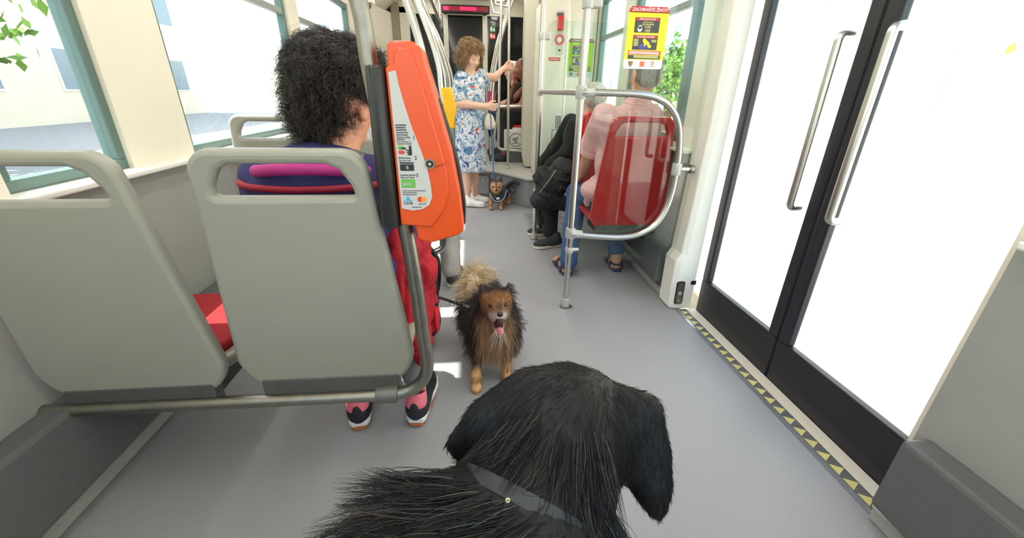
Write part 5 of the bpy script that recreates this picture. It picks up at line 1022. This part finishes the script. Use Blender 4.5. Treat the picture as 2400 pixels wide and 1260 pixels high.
for sx in (-1, 1):
    org('eye', [ell(q3(sx*.026, .047, .011), np.full(3, .0088))], .002, mat('dog_eye', srgb(44, 26, 16), .08), pd)
    org('eye_rim', [ell(q3(sx*.026, .0425, .011), np.array([.0112, .0095, .0100]), R3)], .0025, dgl, pd)
org('mouth_lining', [ell(q3(0, .05, -.06), (.0185, .02, .032), R3)], .003, mat('mouth_dark', srgb(70, 26, 32), .4), pd)
org('tongue', [cap(q3(0, .048, -.05), q3(0, .066, -.092), .013, .011, k=.004)], .0025, mat('tongue_pink', srgb(206, 112, 122), .35), pd)
for sx in (-1, 1): org('tooth', [cap(q3(sx*.011, .068, -.094), q3(sx*.011, .072, -.085), .0024, .001)], .001, mat('tooth_white', srgb(240, 236, 226), .3), pd)
collar_c = hc+np.array([-.0, .05, -.05])
ls = empty('leash', AY(1050, 700, 1.42), 'black leash with metal clip running from the fluffy dog to the seated passenger', 'leash')
lp = [AY(1098, 718, 1.44), AY(1085, 714, 1.43), AY(1050, 703, 1.42), AY(1005, 683, 1.42), np.array([-.21, 1.46, .52]), np.array([-.33, 1.46, .62])]
tube('strap', spline(lp[1:], 8), .006, black_rub, ls, 8); tube('clip', spline([lp[0], AY(1090, 716, 1.435), lp[1], AY(1072, 710, 1.425)], 6), .005, steel, ls, 8)
tube('ring', [AY(1060, 708, 1.42)+.011*np.array([math.cos(a), 0, math.sin(a)]) for a in np.linspace(0, 6.28, 16)], .0022, steel, ls, 6)
# ------------------------------------------------------------------ little terrier in harness beside the standing woman
td = empty('dog', (.3, 4.35, 0), 'tiny black and tan terrier in a dark harness standing by the white sneakers', 'dog')
hc = AY(1163, 438, 4.22); hf = nrm([-.05, -1, .05]); R3 = rot(hf); q3 = lambda x, y, z: hc+R3@np.array([x, y, z])
P = [ell(hc, (.058, .058, .056)), cap(q3(0, .03, -.02), q3(0, .068, -.028), .034, .026), cap(q3(.035, -.01, .03), q3(.052, -.02, .095), .026, .006), cap(q3(-.035, -.01, .03), q3(-.052, -.02, .095), .026, .006)]
P += [cap(hc+np.array([0, .03, -.03]), AY(1168, 458, 4.30), .05, .075), cap(AY(1168, 457, 4.30), AY(1182, 449, 4.46), .07, .062)]
for (px, py, Y), top in (((1150, 488, 4.22), AY(1154, 462, 4.26)), ((1174, 487, 4.22), AY(1175, 462, 4.27)), ((1193, 485, 4.44), AY(1189, 457, 4.44)), ((1180, 482, 4.47), AY(1178, 457, 4.46))):
    pw_ = AY(px, py, Y)*(1, 1, 0)+(0, 0, .018); dog_leg(top, (top+pw_)/2+np.array([0, .012, 0]), pw_+np.array([0, .015, .05]), pw_, (.034, .02, .014), P)
ttl = [AY(1186, 440, 4.46), AY(1196, 430, 4.43), AY(1206, 425, 4.38), AY(1215, 429, 4.34)]; P += [cap(a, b_, .02, .014) for a, b_ in zip(ttl, ttl[1:])]
def tercol(V):
    c = np.tile(np.array(srgb(62, 58, 60)), (len(V), 1)); L = (V-hc)@R3; hm_ = (np.linalg.norm(V-hc, axis=1) < .1)
    c = mix(c, np.array(srgb(196, 150, 112)), np.where(hm_, np.clip((L[:, 1]+.01)/.02, 0, 1)*np.clip((.06-L[:, 2])/.02, 0, 1), 0)); c = mix(c, np.array(srgb(84, 64, 54)), np.where(hm_, np.clip((.012-np.abs(L[:, 0]))/.008, 0, 1)*np.clip((L[:, 2]+.03)/.01, 0, 1)*(L[:, 1] > 0), 0))
    return mix(c, np.array(srgb(196, 140, 98)), (.15-V[:, 2])/.03)
bo, V4, Q4 = org('body', P, .006, fur_m, td, k=.02, colf=tercol, keep=True)
hairs(8000, V4, Q4, lambda p, nn: np.ones(len(p)), lambda p, nn: nn*.5+np.array([0, .2, -.4]), lambda p: np.where(p[:, 2] < .1, .009, .015), tercol, 'coat', fur_m, td, .0008, seg=3)
org('nose', [ell(q3(0, .096, -.018), (.012, .008, .009), R3)], .003, dgl, td)
for sx in (-1, 1): org('eye', [ell(q3(sx*.027, .051, .008), np.full(3, .0105))], .0025, MATS['dog_eye'], td)
hn = mat('harness_green', srgb(44, 56, 62), .7, var=.1); hb_ = mat('harness_piping', srgb(170, 176, 184), .5)
hv = org('harness', [ell(AY(1166, 463, 4.25), (.076, .055, .05)), cap(AY(1162, 454, 4.3), AY(1175, 454, 4.32), .074, .076)], .007, hn, td, k=.03)
tube('piping', spline([AY(1147, 452, 4.19), AY(1156, 468, 4.175), AY(1168, 472, 4.17), AY(1181, 465, 4.18), AY(1187, 448, 4.22)], 6), .005, hb_, hv, 8); tube('side_strap', spline([AY(1187, 448, 4.22), AY(1192, 446, 4.27), AY(1191, 460, 4.3)], 5), .007, mat('harness_violet', srgb(92, 88, 170), .6), hv, 8)
flat('badge', [rrect(-.018, .018, -.01, .01, .005)], .004, frame(AY(1167, 465, 4.175), (1, 0, 0), (0, .2, 1)), mat('badge_white', srgb(220, 222, 220), .5), hv)
bl = empty('leash', AY(1152, 330, 4.3), 'thin blue leash hanging from the standing woman\'s hand to the terrier', 'leash'); blm = mat('leash_blue', srgb(48, 100, 176), .6)
tube('strap', spline([AY(1149, 256, 4.24), AY(1151, 290, 4.24), AY(1153, 340, 4.25), AY(1156, 395, 4.27), AY(1158, 415, 4.28)], 6), .0055, blm, bl, 8); tube('clip', [AY(1158, 413, 4.28), AY(1162, 425, 4.29), AY(1167, 436, 4.30)], .006, steel_dull, bl, 8)
# ------------------------------------------------------------------ the big black dog in the foreground, seen from behind
bd = empty('dog', (.0, .35, 0), 'large black long haired dog in the foreground with folded ears, seen from behind', 'dog')
G = lambda x, y, d=.56: AD(x, y, d)
iv = lambda dx, dy: nrm(CR*dx+CD*dy)                      # direction across the line of sight
def slab(c, a, rl, rw, rt, tilt=0.0): a = nrm(a); n_ = nrm(CF-a*(CF@a)+tilt*np.cross(CF, a)); return ell(c, (rl, rw, rt), np.stack([a, np.cross(n_, a), n_], 1))
sk = G(1322, 990, .57)
P = [ell(sk, (.083, .088, .08), rot(nrm([.25, 1, -.1]))), ell(G(1385, 985, .59), (.05, .06, .066)), cap(sk+np.array([.02, .06, -.02]), sk+np.array([.05, .17, -.07]), .05, .036)]
P += [cap(G(1300, 1060, .555), G(1215, 1275, .50), .088, .098, k=.03), cap(G(1325, 1070, .57), G(1300, 1330, .55), .062, .075, k=.03)]
P += [slab(G(1160, 985, .565), iv(-.75, .62), .078, .036, .016, .5), cap(G(1235, 920, .56), G(1140, 975, .56), .030, .022), cap(G(1115, 1010, .565), G(1066, 1035, .57), .018, .006)]
P += [cap(G(1430, 950, .565), G(1520, 955, .56), .024, .016), slab(G(1500, 1040, .555), iv(.15, 1), .073, .036, .014, -.5), slab(G(1522, 1080, .555), iv(.12, 1), .07, .024, .012, -.3), cap(G(1530, 1140, .555), G(1543, 1206, .56), .017, .005), cap(G(1450, 1010, .56), G(1480, 1080, .56), .028, .02)]
wth = G(1130, 1310, .50)
P += [cap(G(1215, 1290, .50), wth, .098, .1), cap(G(1100, 1290, .50), G(985, 1320, .48), .088, .085), cap(wth, (-.03, .16, .58), .1, .125), cap((-.03, .16, .58), (-.10, -.38, .53), .135, .125), cap((-.10, -.38, .53), (-.14, -.62, .42), .06, .02), cap(G(1330, 1330, .55), (.06, .28, .48), .09, .11)]
for tp, kn, hk, pw_ in (((.10, .30, .48), (.11, .30, .3), (.12, .33, .12), (.12, .32, .03)), ((-.09, .27, .48), (-.10, .28, .3), (-.1, .31, .12), (-.1, .30, .03)), ((-.01, -.34, .48), (.02, -.26, .3), (.02, -.4, .15), (.02, -.37, .03)), ((-.2, -.34, .48), (-.22, -.26, .3), (-.22, -.4, .15), (-.22, -.37, .03))): dog_leg(tp, kn, hk, pw_, (.07, .048, .03), P)
bkc = np.array(srgb(20, 20, 22)); V_col = lambda V: np.tile(bkc, (len(V), 1))
blk_fur = attr_mat('black_coat', .5, .25, var=.25, scale=25); bfs = attr_mat('black_hair', .45, .3, var=.1)
bo, V5, Q5 = org('body', P, .008, blk_fur, bd, k=.022, colf=V_col, keep=True)
def cpx(p): v = p-CP; z = v@CF; return np.stack([1200+F_PX*(v@CR)/z, 630+F_PX*(v@CD)/z], 1)
vis = lambda p, nn: (p[:, 1] > .1)*1.0
def zone(p):   # 0 smooth skull and ears, 1 neck ruff, 2 shoulders
    c = cpx(p); z = np.zeros(len(p), int); z[(c[:, 1] > 960+.35*np.abs(c[:, 0]-1260)) & (c[:, 0] > 1130) & (c[:, 0] < 1440)] = 1; z[(c[:, 1] > 1090+.68*(c[:, 0]-1095)) | (c[:, 1] > 1250)] = 2
    z[(c[:, 0] > 1432) & (c[:, 1] < 1230)] = 0; return z
def bflow(p, nn):                        # combed along the skin: back over the skull, down the neck, out over the shoulders
    z = zone(p); c = cpx(p); d = np.tile(iv(-.5, .85), (len(p), 1)); d[c[:, 0] > 1432] = iv(.12, 1)
    d[z == 1] = iv(-.35, .9)[None]+CR[None]*((c[z == 1][:, 0]-1270)/300)[:, None]*.65; d[z == 2] = iv(-.95, .5)
    d = d-nn*(d*nn).sum(1)[:, None]; d /= np.linalg.norm(d, axis=1)[:, None]+1e-9
    return d+nn*np.choose(z, [.12, .3, .42])[:, None]
na = nrm(G(1300, 1060, .555)-G(1215, 1275, .50)); nc = G(1243, 1187, .524)
def blen(p):                             # hair above the collar ends at it, so the strap shows
    L = np.choose(zone(p), [np.full(len(p), .011), np.full(len(p), .075), np.full(len(p), .085)]); s = (p-nc)@na
    c = cpx(p); nk_ = (s > 0) & (s < .1) & (c[:, 0] < 1380); L[nk_] = np.minimum(L[nk_], np.maximum(.014, (s[nk_]+.004)*(.75+.45*rng.random(nk_.sum())))); return L
offc = lambda p: np.where((np.abs((p-nc)@na) < .010) & (np.linalg.norm(p-nc, axis=1) < .13) & (cpx(p)[:, 0] < 1370), 0., 1.)
def bcol(p):
    t = rng.random(len(p)); c = np.tile(np.array(srgb(21, 21, 24)), (len(p), 1)); c = mix(c, np.array(srgb(92, 82, 72)), np.where(t > .88, .8, 0)); return mix(c, np.array(srgb(70, 80, 86)), np.where(t < .08, .8, 0))
hairs(21500, V5, Q5, lambda p, nn: vis(p, nn)*offc(p)*np.where(zone(p) == 0, 0., 1.), bflow, blen, bcol, 'coat', bfs, bd, .0006, bend=np.array([0, 0, -.12]), seg=5, jit=.14, clump=2600, camt=.75)
hairs(16000, V5, Q5, lambda p, nn: (p[:, 1] > .2)*np.where(zone(p) == 0, 1., .15), bflow, lambda p: np.full(len(p), .013), lambda p: np.tile(np.array(srgb(24, 24, 27)), (len(p), 1)), 'short_coat', bfs, bd, .00036, seg=2, jit=.12)
u_ = nrm(np.cross(na, CF)); w_ = np.cross(na, u_)
co = empty('dog_collar', nc, 'dark grey collar strap with metal tag ring around the black dog\'s neck', 'collar')
rg = lambda r, o: [nc+na*o+r*(math.cos(a)*u_+math.sin(a)*w_*1.0) for a in np.linspace(0, 2*math.pi, 41)[:-1]]
mb = MB(); R_ = [rg(.0965, -.0085), rg(.1, -.0085), rg(.1, .0085), rg(.0965, .0085)]; kk = 40
mb.loft([R_[1], R_[2]], cap=False).loft([R_[2], R_[3]], cap=False).loft([R_[3], R_[0]], cap=False).loft([R_[0], R_[1]], cap=False)
mb.build('strap', mat('collar_grey', srgb(42, 45, 48), .6, var=.2, scale=60), co, smooth=True)
pb = G(1192, 1166, .41); 
tube('tag_ring', [G(1190, 1172, .418)+.0018*(math.cos(a)*iv(1, 0)+math.sin(a)*iv(0, 1)) for a in np.linspace(0, 6.28, 14)], .0011, mat('brass', srgb(190, 186, 150), .35, .8), co, 6)
